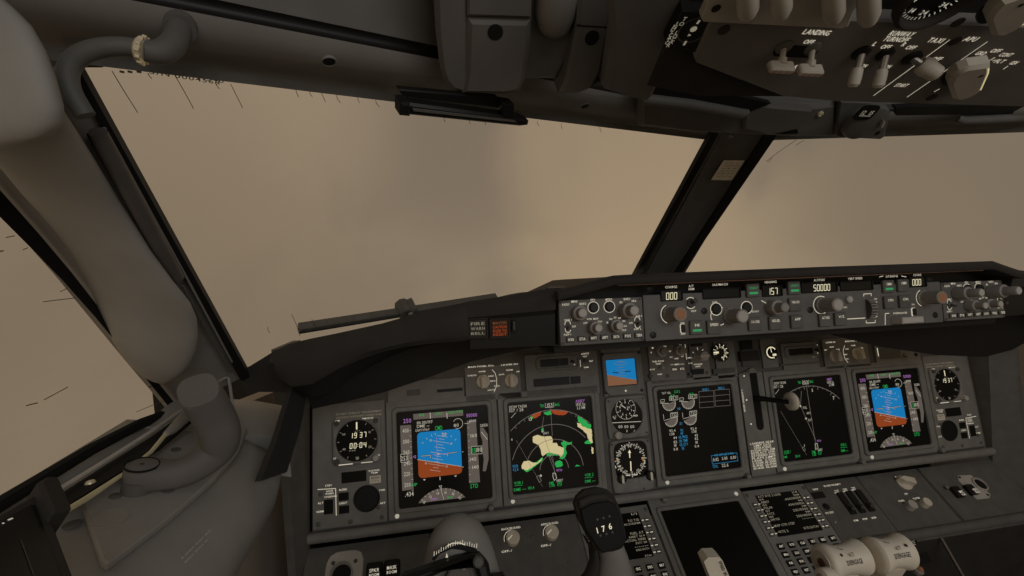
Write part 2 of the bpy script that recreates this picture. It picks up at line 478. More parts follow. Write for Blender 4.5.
# ------------------------------------------------------------------ brow over the windshields and the ceiling liner
BA = Vector((-0.6174, -0.3973, 0.5360)); BB = Vector((0, -0.0814, 0.5662))
BROW = [(-0.05, 0.03, 0), (-0.03, 0.012, 0), (-0.002, -0.001, 0), (0.0, -0.002, 0), (0.003, 0.0045, 0), (0.008, 0.0075, 1), (0.016, 0.009, 1), (0.026, 0.010, 1), (0.037, 0.0135, 1), (0.046, 0.019, 1), (0.050, 0.0255, 1)]
GROOVE = [(0.050, 0.0255), (0.046, 0.029), (0.046, 0.034), (0.050, 0.0365)]
LINER = [(0.050, 0.0365), (0.053, 0.075), (0.07, 0.13), (0.13, 0.20), (0.30, 0.30), (0.55, 0.40), (0.9, 0.52)]
def brow(side, n):
    d = (BB - BA).normalized(); a = BA - d * 0.172; bpt = BB
    pdir = Vector((d.y, -d.x, 0)).normalized()
    mir = lambda v: Vector((v.x * side, v.y, v.z))
    def strip(prof, sub=24):
        rings = []
        for i in range(sub + 1):
            o = a.lerp(bpt, i / sub)
            rings.append([mir(o + pdir * q[0] + Vector((0, 0, q[1])) + Vector((0.0, 0, 0))) for q in prof])
        return rings
    t = Thing('trim_%d' % n, None, None, loc=(0, 0, 0), kind='structure')
    t.part('lip', MB().loft(strip(BROW[:5]), False, closed=False), 'panel_dark', sharp=60)
    t.part('brow_moulding', MB().loft(strip(BROW[4:]), False, closed=False), 'trim_grey', sharp=60)
    t.part('groove', MB().loft(strip(GROOVE), False, closed=False), 'black', sharp=60)
    return strip(LINER)
lr = brow(-1 * -1, 2); rr_ = brow(-1, 3)
b = MB().loft(lr, False, closed=False).loft(rr_, False, closed=False)
b.slab([(-1.3, -0.9, 1.06), (1.3, -0.9, 1.06), (1.3, -2.6, 1.16), (-1.3, -2.6, 1.16)], (0, 0, 0.02))
solo('ceiling', b, 'trim_dark', kind='structure', sharp=60)
# screw holes in the brow moulding

# ------------------------------------------------------------------ lower shell
b = MB(); b.slab([(-1.1, -2.6, -0.86), (1.1, -2.6, -0.86), (1.1, 0.5, -0.86), (-1.1, 0.5, -0.86)], (0, 0, -0.03)); solo('floor', b, 'black', kind='structure')
b = MB(); b.slab([(-1.1, 0.22, -0.86), (1.1, 0.22, -0.86), (1.1, 0.22, 0.12), (-1.1, 0.22, 0.12)], (0, 0.03, 0)); solo('wall_front', b, 'black', kind='structure')
# footwell side walls
b = MB().slab([(-0.83, 0.22, -0.86), (-0.80, 0.22, 0.10), (-0.80, -0.14, 0.17), (-0.80, -2.0, 0.12), (-0.83, -2.0, -0.86)], (-0.03, 0, 0)); solo('wall_left', b, 'side_tan', kind='structure')
b = MB().slab([(0.93, 0.22, -0.86), (0.93, 0.22, 0.20), (0.93, -0.30, 0.22), (0.93, -2.0, 0.22), (0.93, -2.0, -0.86)], (0.03, 0, 0)); solo('wall_right', b, 'side_tan', kind='structure')

# pillar between windshield and side window
def P_w1(x, y, w=0.0): u = WL.uv(x, y, w); return WL.world(u[0], u[1], w)
def P_ws(x, y, w=0.0): u = WS.uv(x, y, w); return WS.world(u[0], u[1], w)
t = Thing('trim_4', None, None, loc=(-0.78, -0.3, 0.35), kind='structure')
L = [(-60, 128), (0, 192), (40, 237), (72, 275), (104, 316), (140, 362), (178, 409)]
Rr = [(70, 58), (94, 106), (126, 168), (159, 228), (192, 288), (214, 328), (241, 378)]
rings = []
for l, r in zip(L, Rr):
    a = P_ws(*l); c = P_w1(*r, 0.004); mid = a.lerp(c, 0.55) + (CAM - a.lerp(c, 0.5)).normalized() * 0.02
    rings.append([t.W(a - Vector((0.02, -0.01, 0.0))), t.W(a), t.W(a.lerp(mid, 0.4) + (CAM - a).normalized() * 0.006), t.W(mid), t.W(c.lerp(mid, 0.35) + (CAM - c).normalized() * 0.004), t.W(c)])
t.part('pillar_cover', MB().loft(rings, False, closed=False), 'trim_grey', sharp=70)
# dark rubber seal down the side-window edge and along its sill
sl = [[P_ws(*q, 0.004) for q in ((-60, 126), (0, 190), (40, 235), (72, 273), (104, 314), (140, 360), (178, 407))], [P_ws(*q, 0.004) for q in ((-75, 144), (-15, 202), (30, 247), (64, 282), (96, 318), (134, 364), (173, 412))]]
b = MB(); b.loft([[t.W(p), t.W(q)] for p, q in zip(*sl)], False, closed=False); t.part('seal', b, 'rubber')
b = MB(); b.tube([t.W(P_ws(x, y, 0.006)) for x, y in ((183, 408), (140, 424), (90, 450), (40, 480), (-20, 516), (-120, 575))], 0.006, 8); t.part('seal', b, 'rubber')
b = MB(); b.loft([[t.W(P_w1(x, y, 0.014)), t.W(P_w1(x + 9, y - 3, 0.014))] for x, y in ((86, 134), (104, 166), (134, 220), (164, 272))], False, closed=False); t.part('painted_shade_strip', b, 'rubber')  # black strip painted for the shade beside the grab tube
b = MB(); b.tube([t.W(P_w1(x, y, 0.020)) for x, y in ((98, 132), (107, 150), (133, 198), (160, 248), (178, 278))], [0.0052, 0.0058, 0.0060, 0.0060, 0.0050], 12); t.part('grab_tube', b, 'knob_dark')
b = MB(); b.tube([t.W(P_w1(x, y, 0.013)) for x, y in ((104, 128), (124, 164), (158, 226), (190, 284), (232, 362))], 0.0012, 6); t.part('edge_bead', b, 'trim_grey')
b = MB(); b.tube([t.W(P_w1(x, y, 0.014)) for x, y in ((183, 286), (204, 326), (231, 372))], 0.0016, 6); t.part('edge_bead', b, 'panel_dark')
b = MB(); b.slab([t.W(P(x, y, .40)) for x, y in ((-30, -40), (110, -40), (130, 40), (92, 62), (74, 62), (56, 110), (0, 80))], R_F * .01); t.part('corner_shade_slab', b, 'rubber')  # black slab added to stand for the shade behind the hose
b = MB(); b.slab([t.W(P(x, y, .585)) for x, y in ((236, 372), (250, 366), (276, 350), (300, 360), (300, 392), (252, 392))], R_F * .02); t.part('sill_block', b, 'hood_black')
# screw recesses sunk in the brow moulding
from mathutils.bvhtree import BVHTree
bo = [o for o in bpy.data.objects if o.name.startswith('brow_moulding')][0]
bv = BVHTree.FromPolygons([v.co.copy() for v in bo.data.vertices], [tuple(p.vertices) for p in bo.data.polygons])
for x, y in ((329, 61.5), (585, 106)):
    hit = bv.ray_cast(CAM, ray(x, y).normalized())
    if hit[0] is None: continue
    n_ = hit[1] if hit[1].dot(CAM - hit[0]) > 0 else -hit[1]; fr = Frame(hit[0], BB - BA, n_.cross(BB - BA)); m_ = fr.mat()
    ho = link('screw_recess', MB().ring(circ(0, 0, .0062, 20), circ(0, 0, .0050, 20), -.002, .0008, .0003).mesh('screw_recess', ['panel']), bo.parent, m_); link('hole', MB().disc(0, 0, .0052, .0003, 20).mesh('hole', ['rubber']), ho)
# etched maker's marks along the top of the pane
wn = bpy.data.objects['window_1']; b = MB(); wq = lambda x, y: WL.uv(x, y, -.001)
b.text('S/N 0004568', *wq(186, 77.5), .0030, -.0012, width=.040, rot=rad(-3.0)); b.text('1540', *wq(214, 80), .0028, -.0012, width=.012, rot=rad(-3.0))
for x in (122, 130, 139): b.line([wq(x - 2.5, 71.5), wq(x + 2.5, 72.5)], .0016, -.0012)
link('lettering', b.mesh('lettering', ['panel_dark']), wn)

# headers above the side windows and the far pillar, beyond the edges of the photo
for sx, nm in ((-1, 'wall_left'), (1, 'wall_right')):
    b = MB(); b.slab([(sx * .80, -.56, .545), (sx * .88, -2.4, .60), (sx * .60, -2.4, 1.14), (sx * .50, -.56, .80)], (sx * .04, 0, .02)); solo(nm + '_header', b, 'trim_dark', kind='structure')
src = [o for o in bpy.data.objects if o.parent and o.parent.name == 'trim_4' and o.name.split('.')[0] in ('pillar_cover', 'seal', 'grab_tube', 'edge_bead')]
t5 = Thing('trim_5', None, None, loc=(0, 0, 0), kind='structure'); base = Vector((-0.78, -0.3, 0.35))
for o in src:
    m = MB(); m.add([(-(v.co.x + base.x), v.co.y + base.y, v.co.z + base.z) for v in o.data.vertices], [tuple(reversed(p.vertices)) for p in o.data.polygons])
    t5.part(o.name.split('.')[0], m, [o.data.materials[0].name], sharp=70)
# ------------------------------------------------------------------ glareshield
GY = -0.28
def win_y(x): return 0.145 - 0.512 * abs(x) + 0.012
t = Thing('glareshield', 'black padded glareshield hood running along the foot of the windshields', 'glareshield', loc=(0, -0.1, 0.3))
def hood(side):
    # x, z of bottom edge, z of crease, z of top, at the aft face
    ST = [(-0.698, 0.266, 0.271, 0.2800), (-0.692, 0.250, 0.2695, 0.2830), (-0.678, 0.2385, 0.268, 0.289), (-0.655, 0.2405, 0.2685, 0.2935), (-0.626, 0.256, 0.2715, 0.298), (-0.600, 0.266, 0.275, 0.3025), (-0.574, 0.2735, 0.279, 0.307),
          (-0.547, 0.2785, 0.284, 0.3135), (-0.515, 0.280, 0.287, 0.321), (-0.481, 0.2805, 0.289, 0.3265), (-0.4725, 0.282, 0.290, 0.3285)]
    rings = []
    for x, zb, zc, zt in ST:
        X = x * side * -1 if side > 0 else x
        X = abs(x) * side
        yr = min(win_y(x) - 0.014, 0.02)
        rings.append([t.W(v) for v in ((X, GY + 0.012, zb + 0.001), (X, GY + 0.002, zb), (X, GY, zb + 0.003), (X, GY - 0.004, zc), (X, GY - 0.001, zt - 0.006), (X, GY + 0.006, zt), (X, GY + 0.025, zt - 0.0055), (X, yr, min(zt - 0.016, 0.408 + (zt - 0.408) * (yr + 0.8264) / (GY + 0.8264) - 0.004)), (X, yr, zb - 0.04), )])
    m = MB().loft(rings, True); t.part('side_hood', m, 'hood_black', sharp=50)
    rings = []
    for x, zb, zt in ((-0.4725, 0.3065, 0.3285), (-0.42, 0.3085, 0.334), (-0.38, 0.3105, 0.339), (-0.3615, 0.311, 0.3405)):
        X = abs(x) * side; yr = min(win_y(x) - 0.014, 0.06)
        rings.append([t.W(v) for v in ((X, GY + 0.006, zb), (X, GY, zb + 0.003), (X, GY - 0.001, zt - 0.006), (X, GY + 0.006, zt), (X, GY + 0.025, zt - 0.004), (X, yr, 0.408 + (zt - 0.408) * (yr + 0.8264) / (GY + 0.8264) - 0.004), (X, yr, 0.24), (X, GY + 0.02, zb - 0.02))])
    t.part('eyebrow', MB().loft(rings, True), 'hood_black', sharp=50)
    # recess below the eyebrow that holds the warning lights
    m = MB()
    m.slab([t.W(v) for v in ((-0.47 * -side, GY + 0.009, 0.268), (-0.36 * -side, GY + 0.009, 0.266), (-0.36 * -side, GY + 0.009, 0.308), (-0.47 * -side, GY + 0.009, 0.308))], (0, 0.01, 0))
    t.part('light_recess', m, 'black')
    # drooping lower fascia
    q = [(300, 378), (340, 362), (400, 344), (460, 340), (540, 330), (557, 325), (557, 342), (520, 350), (470, 362), (430, 377), (385, 392), (345, 402), (312, 409)]
    if side > 0: q = [(836, 318), (1080, 312), (1080, 330), (1034, 338), (1012, 350), (985, 357), (936, 355), (878, 346.5), (836, 336)]
    pts = []
    for x, y in q:
        v = on_y(x, y, -0.17); pts.append(t.W((abs(v.x) * side, v.y, v.z)))
    t.part('fascia', MB().slab(pts, (0, 0.012, 0)), 'black')
hood(-1); hood(1)
# centre lip above the mode control panel
rings = []
for x, zt, dz in ((-0.362, 0.3395, 0.012), (-0.345, 0.3430, 0.012), (-0.292, 0.3560, 0.012), (-0.27, 0.3565, 0.012), (0, 0.3572, 0.012), (0.27, 0.3565, 0.012), (0.305, 0.3560, 0.012), (0.345, 0.3440, 0.012), (0.362, 0.3395, 0.012)):
    y0 = -0.300 if abs(x) < 0.3 else -0.295
    yr = win_y(x) - 0.02
    rings.append([t.W(v) for v in ((x, y0 + 0.012, zt - dz), (x, y0 + 0.002, zt - dz), (x, y0, zt - dz + 0.003), (x, y0, zt - 0.004), (x, y0 + 0.005, zt), (x, y0 + 0.03, zt - 0.0042), (x, yr, 0.408 + (zt - 0.408) * (yr + 0.8264) / (y0 + 0.8264) - 0.004), (x, yr, 0.24), (x, y0 + 0.03, zt - dz))])
t.part('centre_lip', MB().loft(rings, True), 'hood_black', sharp=40)
m = MB(); m.tube([t.W((x, -0.293, 0.3432)) for x in (-0.285, 0, 0.285)], 0.0009, 6); t.part('edge_trim', m, 'warm_trim')
# dark housing behind the control heads
m = MB(); m.slab([t.W(v) for v in ((-0.362, -0.252, 0.262), (0.362, -0.252, 0.262), (0.362, -0.252, 0.338), (-0.362, -0.252, 0.338))], (0, 0.02, 0)); t.part('housing', m, 'black')
m = MB(); m.slab([t.W(v) for v in ((-0.36, -0.266, 0.2545), (0.36, -0.266, 0.2545), (0.36, 0.052, 0.183), (-0.36, 0.052, 0.183))], (0, 0, 0.008)); t.part('underside', m, 'black')
m = MB(); m.slab([t.W(on_x(x, y, -0.69)) for x, y in ((293, 386), (308, 386), (307, 395), (300, 430), (287, 472), (261, 481), (277, 440), (286, 410))], (-0.006, 0, 0)); t.part('end_strip', m, 'hood_black')

def warn(name, label, px, col, lines, cat='warning light'):
    k = Thing(name, label, cat, Frame((0, GY + 0.0085, 0.29), (1, 0, 0), (0, 0.0, 1)), px=px, w=0.001)
    a = k.p(px[0] - 9, px[1])[0]; 
    k.part('bezel', MB().ring(rrect(0, 0, 0.026, 0.026, 0.002), rrect(0, 0, 0.021, 0.021, 0.001), 0, 0.004, 0.0008), 'hood_black')
    k.part('lens', MB().prism(rrect(0, 0, 0.021, 0.021, 0.001), 0, 0.003, 0.0005), col)
    b = MB()
    for s_, yy, h, mi in lines: b.text(s_, 0, yy, h, 0.0034, width=0.017 if len(s_) > 3 else None, mi=mi)
    k.part('lettering', b, ['ink_dim', 'red', 'amber_dim'])
    return k
glow('amber_dim', (120, 70, 40), 0.8)
paint('lens_dark', (60, 55, 48), 0.4, 0.1, 40)
paint('lens_amber', (70, 42, 24), 0.4, 0.1, 40)
warn('fire_warning_light', 'square fire warning light with white wording in the glareshield recess', (477.5, 328), 'lens_dark', [('FIRE', 0.006, 0.0036, 0), ('WARN', 0.0, 0.0036, 0), ('BELL', -0.006, 0.003, 0)])
warn('master_caution_light', 'square amber and red caution light beside the fire warning light', (499.5, 328), 'lens_amber', [('MASTER', 0.007, 0.003, 2), ('CAUTION', 0.002, 0.003, 1), ('PUSH TO', -0.003, 0.004, 1), ('RESET', -0.0075, 0.003, 1)])
k = Thing('annunciator_switch', 'slim grey vertical slide switch beside the amber caution light', 'switch', Frame((0, GY + 0.0085, 0.29), (1, 0, 0), (0, 0, 1)), px=(513.5, 326), w=0.0005)
k.part('slot', MB().prism(rrect(0, 0, 0.006, 0.016, 0.002), 0, 0.002, 0.0005), 'black'); k.part('slider', MB().prism(rrect(0, 0.001, 0.0028, 0.011, 0.001), 0.002, 0.005, 0.0006), 'knob_dark')

# ------------------------------------------------------------------ wiper parked outside
k = Thing('wiper', 'black wiper parked outside along the foot of the pilot windshield', 'wiper', WL, px=(400, 312), w=-0.03)
q = [(299, 328), (496, 297)]
b = MB(); a = k.p(*q[0]); c = k.p(*q[1])
b.box(0, 0, 0, 0, 0, 0) if False else None
d = Vector(c) - Vector(a); nn = Vector((-d.y, d.x)).normalized() * 0.004
b.prism([tuple(Vector(a) - nn), tuple(Vector(c) - nn), tuple(Vector(c) + nn), tuple(Vector(a) + nn)], -0.006, 0.006, 0.001)
k.part('blade', b, 'panel_dark')
b = MB(); nn2 = nn * 2.2
b.prism([tuple(Vector(a) - nn2), tuple(Vector(a) + d * .9 - nn2), tuple(Vector(a) + d * .9 - nn), tuple(Vector(a) - nn)], -0.004, 0.004); k.part('rubber_edge', b, 'rubber')
h = Vector(k.p(407, 309)); b = MB()
b.prism([(h.x + x * .82, h.y + y * .82) for x, y in ((-.016, -.012), (.016, -.010), (.018, .004), (.013, .011), (.004, .008), (-.002, .013), (-.012, .012), (-.019, .002))], -0.014, 0.010, 0.002)
hb = k.part('hub', b, 'panel_dark'); b = MB(); b.lathe([(0.005, 0.012), (0.005, 0.016), (0, 0.017)], h.x, h.y + 0.002, 10); k.part('nut', b, 'metal', hb)

# ------------------------------------------------------------------ knob and button makers
def knob_mesh(kind, r=0.008, h=0.014):
    if kind == 'round': prof = [(r * 1.12, 0), (r * 1.12, 0.002), (r, 0.003), (r * 0.96, h - 0.001), (r * 0.88, h), (0, h)]; b = MB().lathe(prof, n=24, flute=12, depth=0.05)
    elif kind == 'plain': b = MB().lathe([(r, 0), (r, h - 0.001), (r * 0.9, h), (0, h)], n=24)
    elif kind == 'stacked': b = MB().lathe([(r * 1.0, 0), (r * 1.0, h * 0.45), (r * 0.95, h * 0.5), (r * 0.66, h * 0.52), (r * 0.62, h * 0.97), (r * 0.55, h), (0, h)], n=24, flute=12, depth=0.04)
    elif kind == 'pointer':
        b = MB().lathe([(r * 1.05, 0), (r * 1.05, 0.003), (r * 0.95, 0.004), (0, 0.004)], n=24)
        b.prism([(-r * 0.42, -r * 0.95), (r * 0.42, -r * 0.95), (r * 0.40, r * 0.6), (0, r * 1.15), (-r * 0.40, r * 0.6)], 0.003, h, r * 0.14)
    return b
KN = {}
def knob_part(thing, name, xy, kind, mat, r, h, z=0.0005, rot=0.0, mark=None, label=None, cap=None, parent=None):
    key = (kind, mat, round(r, 4), round(h, 4))
    if key not in KN: KN[key] = knob_mesh(kind, r, h).mesh(name, [mat])
    o = thing.part(name, KN[key], [mat], parent, label, matrix=Matrix.Translation((xy[0], xy[1], z)) @ Matrix.Rotation(rot, 4, 'Z'))
    if mark:
        b = MB()
        if kind == 'pointer': b.line([(0, -r * 0.1), (0, r * 0.95)], r * 0.12, h + 0.0003)
        else: b.line([(0, r * 0.1), (0, r * 0.85)], r * 0.16, h + 0.0003)
        thing.part('index_line', b, mark, o)
    if cap:
        thing.part('cap', MB().disc(0, 0, r * (0.5 if kind == 'stacked' else 0.7), h + 0.0003), cap, o)
    return o
def button_part(thing, name, xy, w, h, text=None, bar=None, d=0.004, mat='panel_dark', tcol='ink', th=None, z=0.0):
    o = thing.part(name, MB().prism(rrect(xy[0], xy[1], w, h, min(w, h) * 0.08, 2), z, z + d, 0.0008), mat)
    if text:
        b = MB(); b.text(text, xy[0], xy[1] + h * 0.18, th or h * 0.24, z + d + 0.0003, width=min(w * 0.62, (th or h * .24) * len(text) * 0.9))
        thing.part('lettering', b, tcol, o)
    if bar:
        b = MB(); b.box(xy[0] - w * 0.32, xy[0] + w * 0.32, xy[1] - h * 0.28, xy[1] - h * 0.12, z + d, z + d + 0.0004); thing.part('light_bar', b, bar, o)
    return o
def toggle_part(thing, xy, r=0.0035, ln=0.012, tilt=(0, -25), parent=None, mat='metal', name='toggle_switch'):
    o = thing.part(name, MB().lathe([(r * 1.5, 0), (r * 1.5, 0.002), (r, 0.003), (0, 0.003)], xy[0], xy[1], 12), 'knob_dark', parent)
    d = Vector((math.sin(rad(tilt[0])), math.sin(rad(tilt[1])), 0)); d.z = math.sqrt(max(0.05, 1 - d.x ** 2 - d.y ** 2))
    a = Vector((xy[0], xy[1], 0.002)); thing.part('lever', MB().tube([a, a + d * ln * 0.6, a + d * ln], [r * 0.5, r * 0.7, r * 0.85], 10), mat, o)
    return o
def fit_plate(thing, x0, x1, y0, y1, r=0.002, z0=0.0, z1=0.004, mat='panel', bev=0.0008, name='faceplate'):
    return thing.part(name, MB().prism(rrect((x0 + x1) / 2, (y0 + y1) / 2, x1 - x0, y1 - y0, r, 3), z0, z1, bev), mat)
def screws(thing, pts, z, r=0.0028, mat='knob_dark', name='screw'):
    me = KN.get(('screw', r, mat))
    if me is None:
        b = MB().lathe([(r, 0), (r, 0.0008), (r * 0.8, 0.0012), (0, 0.0012)], n=12); me = b.mesh(name, [mat]); KN[('screw', r, mat)] = me
    for x, y in pts: thing.part(name, me, mat, matrix=Matrix.Translation((x, y, z)))

# ------------------------------------------------------------------ mode control panel between the windshield and the crew
HH = 0.029
t = Thing('mode_control_panel', 'long grey autopilot panel with course, heading and altitude knobs under the glareshield lip', 'control panel', MCP, (0, 0), 0.0)
fit_plate(t, -0.2400, 0.2400, -HH - 0.001, HH + 0.002, 0.002, -0.012, 0.0, 'panel_shaded')
D = 0.0004
b = MB()
T = lambda s_, x, y, wpx, h=0.0030: b.text(s_, *t.p(x, y), h, D, width=wpx * 0.00142)
T('COURSE', 671, 287, 12); T('A/T', 691, 286, 5); T('ARM', 691, 289, 6); T('IAS/MACH', 720, 284.5, 16); T('HEADING', 770.5, 282, 13); T('ALTITUDE', 819, 280, 12.5); T('VERT SPEED', 855, 278.5, 17); T('A/P ENGAGE', 891.5, 276.3, 15); T('COURSE', 917, 275, 10)
T('OFF', 693.5, 311, 5.5, .0025); T('C/O', 714.5, 302, 5, .0026); T('SPD INTV', 755, 311.5, 8, .0025); T('ALT INTV', 844, 307.5, 7, .0025); T('DISENGAGE', 900, 313, 17, .0024)
T('F/D', 682.5, 323, 4, .0022); T('ON', 682, 325, 3.5, .0022); T('OFF', 683, 334, 5, .0022); T('F/D', 913, 304.5, 3.4, .0022); T('OFF', 915, 318, 3.4, .0022); T('UP', 876, 316.5, 3, .0025); T('DN', 875.5, 299, 3, .0025)
for x, y, r0, a0, a1 in ((669.5, 314, .0125, 110, 250), (719, 316, .0125, 60, 300), (821, 305, .0125, 60, 300), (923, 298, .0125, 110, 250)):
    c = t.p(x, y); b.arc(c[0], c[1], r0, a0, a1, 0.0010, D)
for x, y, r0, a0, a1 in ((716, 309, .0085, 0, 360), (746.5, 307.5, .0085, 0, 360), (690.5, 303, .0075, 40, 140), (690.5, 303, .0075, 220, 320)):
    c = t.p(x, y); b.arc(c[0], c[1], r0, a0, a1, 0.0010, D)
b.line([t.p(847, 319), t.p(865, 318)], 0.0012, D)
b.line([t.p(885, 313.5), t.p(885, 325)], .0010, D); b.line([t.p(885, 313.5), t.p(889, 313.3)], .0010, D)
b.line([t.p(863.5, 296.5), t.p(863.5, 294), t.p(871, 293.6), t.p(871, 296)], .001, D); b.line([t.p(866, 320.5), t.p(866, 323), t.p(875, 322.6), t.p(875, 320)], .001, D)
for k in range(4): b.line([t.p(875.5, 302 + k * 4), t.p(877, 302 + k * 4)], .0008, D)
b.line([t.p(761, 300.5), t.p(767, 303.7)], .001, D)
b.line([t.p(879, 277), t.p(883, 276)], .001, D); b.line([t.p(901, 276), t.p(906, 277)], .001, D)
t.part('lettering', b, 'ink')
def window(x0, y0, x1, y1, txt=None, pitch=0.0057, h=0.0086, tx=0.0, nm='display_window'):
    a = t.p(x0, y1); c = t.p(x1, y0)
    o = t.part(nm, MB().ring(rrect((a[0] + c[0]) / 2, (a[1] + c[1]) / 2, c[0] - a[0], c[1] - a[1], .0015), rrect((a[0] + c[0]) / 2, (a[1] + c[1]) / 2, c[0] - a[0] - .003, c[1] - a[1] - .003, .001), 0.0, 0.0022, .0006), 'black')
    t.part('glass', MB().box(a[0] + .001, c[0] - .001, a[1] + .001, c[1] - .001, 0, 0.0004), 'screen_glass', o)
    if txt:
        b2 = MB(); b2.seg7(txt, (a[0] + c[0]) / 2 + tx, (a[1] + c[1]) / 2 - 0.0008, h, pitch, 0.0008, wd=.0036, lw=0.00095); t.part('digits', b2, 'digit', o)
window(660.5, 289.5, 682, 301.5, '000'); window(702.5, 287, 740, 299.5); window(762, 284.5, 781.5, 297, '157', tx=0.0005); window(801, 281, 836.5, 293.5, '50000', tx=0.004, pitch=.0057); window(840, 280, 872, 291.5); window(909, 276, 925.5, 287.5, '000', pitch=.0055, tx=-.002)
for x, y, s_, bar in ((751.5, 290.5, 'VNAV', 'greenbar'), (792.5, 288, 'LNAV', 'greenbar'), (695.5, 327.5, 'N1', 'greenbar'), (712.5, 327, 'SPEED', None), (753.5, 324, 'LVL CHG', None), (774, 323, 'HDG SEL', None), (795.5, 321.5, 'APP', None), (793.5, 304.5, 'VOR LOC', None),
                      (823.5, 320, 'ALT HLD', None), (839, 319, 'V/S', None), (886.5, 286.5, 'CMD', 'greenbar'), (901.3, 285.5, 'CMD', None), (888, 302.5, 'CWS', None), (903, 301.5, 'CWS', None)):
    button_part(t, 'push_button', t.p(x, y), 0.0195, 0.0185, s_, bar, tcol='ink' if bar is None else 'greenbar' if y < 295 and x < 800 else 'ink', th=0.0034)
b = MB()
knob_part(t, 'course_knob', t.p(670, 314), 'round', 'knob_mid', 0.0100, 0.026, label='grey knob with orange cap', cap='orange')
knob_part(t, 'speed_knob', t.p(730, 316), 'round', 'knob_mid', 0.0098, 0.026, cap='knob_grey')
knob_part(t, 'heading_knob', t.p(771, 307.5), 'stacked', 'knob_mid', 0.0105, 0.026, cap='knob_mid')
knob_part(t, 'altitude_knob', t.p(822, 305), 'round', 'knob_mid', 0.0100, 0.026, cap='knob_grey')
knob_part(t, 'course_knob', t.p(923, 298), 'round', 'knob_mid', 0.0100, 0.026, label='grey knob with orange cap', cap='orange')
c = t.p(848, 299.5); t.part('light_cap', MB().lathe([(.0052, 0), (.0052, .003), (.004, .0045), (0, .005)], c[0], c[1], 16), 'knob_grey')
for x, y in ((716, 309), (746.5, 307.5)):
    c = t.p(x, y); t.part('push_button', MB().lathe([(.0072, 0), (.0072, .002), (.006, .003), (0, .003)], c[0], c[1], 18), 'black')
toggle_part(t, t.p(691, 303), 0.004, 0.010, (0, 20), mat='knob_dark')
for x, y in ((682.5, 328.5), (913.3, 312)):
    c = t.p(x, y); o = t.part('rocker_switch', MB().prism(rrect(c[0], c[1], .006, .0115, .002), 0, .003, .0006), 'black'); t.part('rim', MB().ring(rrect(c[0], c[1], .0072, .0128, .0025), rrect(c[0], c[1], .0060, .0116, .002), 0.0, .0012), 'ink', o)
# pitch thumbwheel and disengage bar
b = MB(); c0 = t.p(867.5, 299); c1 = t.p(870, 319); r = []
for i in range(9):
    a = -70 + 140 * i / 8; y = (c0[1] + c1[1]) / 2 + math.sin(rad(a)) * (c0[1] - c1[1]) / 2; z = math.cos(rad(a)) * 0.010 - 0.001; x = (c0[0] + c1[0]) / 2
    r.append([(x - .0048, y, z), (x + .0048, y, z), (x + .0048, y, -0.002), (x - .0048, y, -0.002)])
o = t.part('pitch_wheel', b.loft(r), 'knob_dark', sharp=10)
b = MB()
for i in range(8):
    a = -60 + 120 * i / 7; y = (c0[1] + c1[1]) / 2 + math.sin(rad(a)) * (c0[1] - c1[1]) / 2; z = math.cos(rad(a)) * 0.010 - 0.0006; b.box((c0[0] + c1[0]) / 2 - .0046, (c0[0] + c1[0]) / 2 + .0046, y - .0006, y + .0006, z - .001, z + .0004)
t.part('rib', b, 'knob_mid', o)
a = t.p(892, 323); c = t.p(912.5, 316); t.part('disengage_bar', MB().box(a[0], c[0], a[1] - .001, c[1], 0, 0.016, .0012), 'knob_grey')
screws(t, [t.p(649.5, 288), t.p(653, 335), t.p(810, 310), t.p(929.5, 279), t.p(935, 315), t.p(704, 311)], 0, 0.0045, 'black')

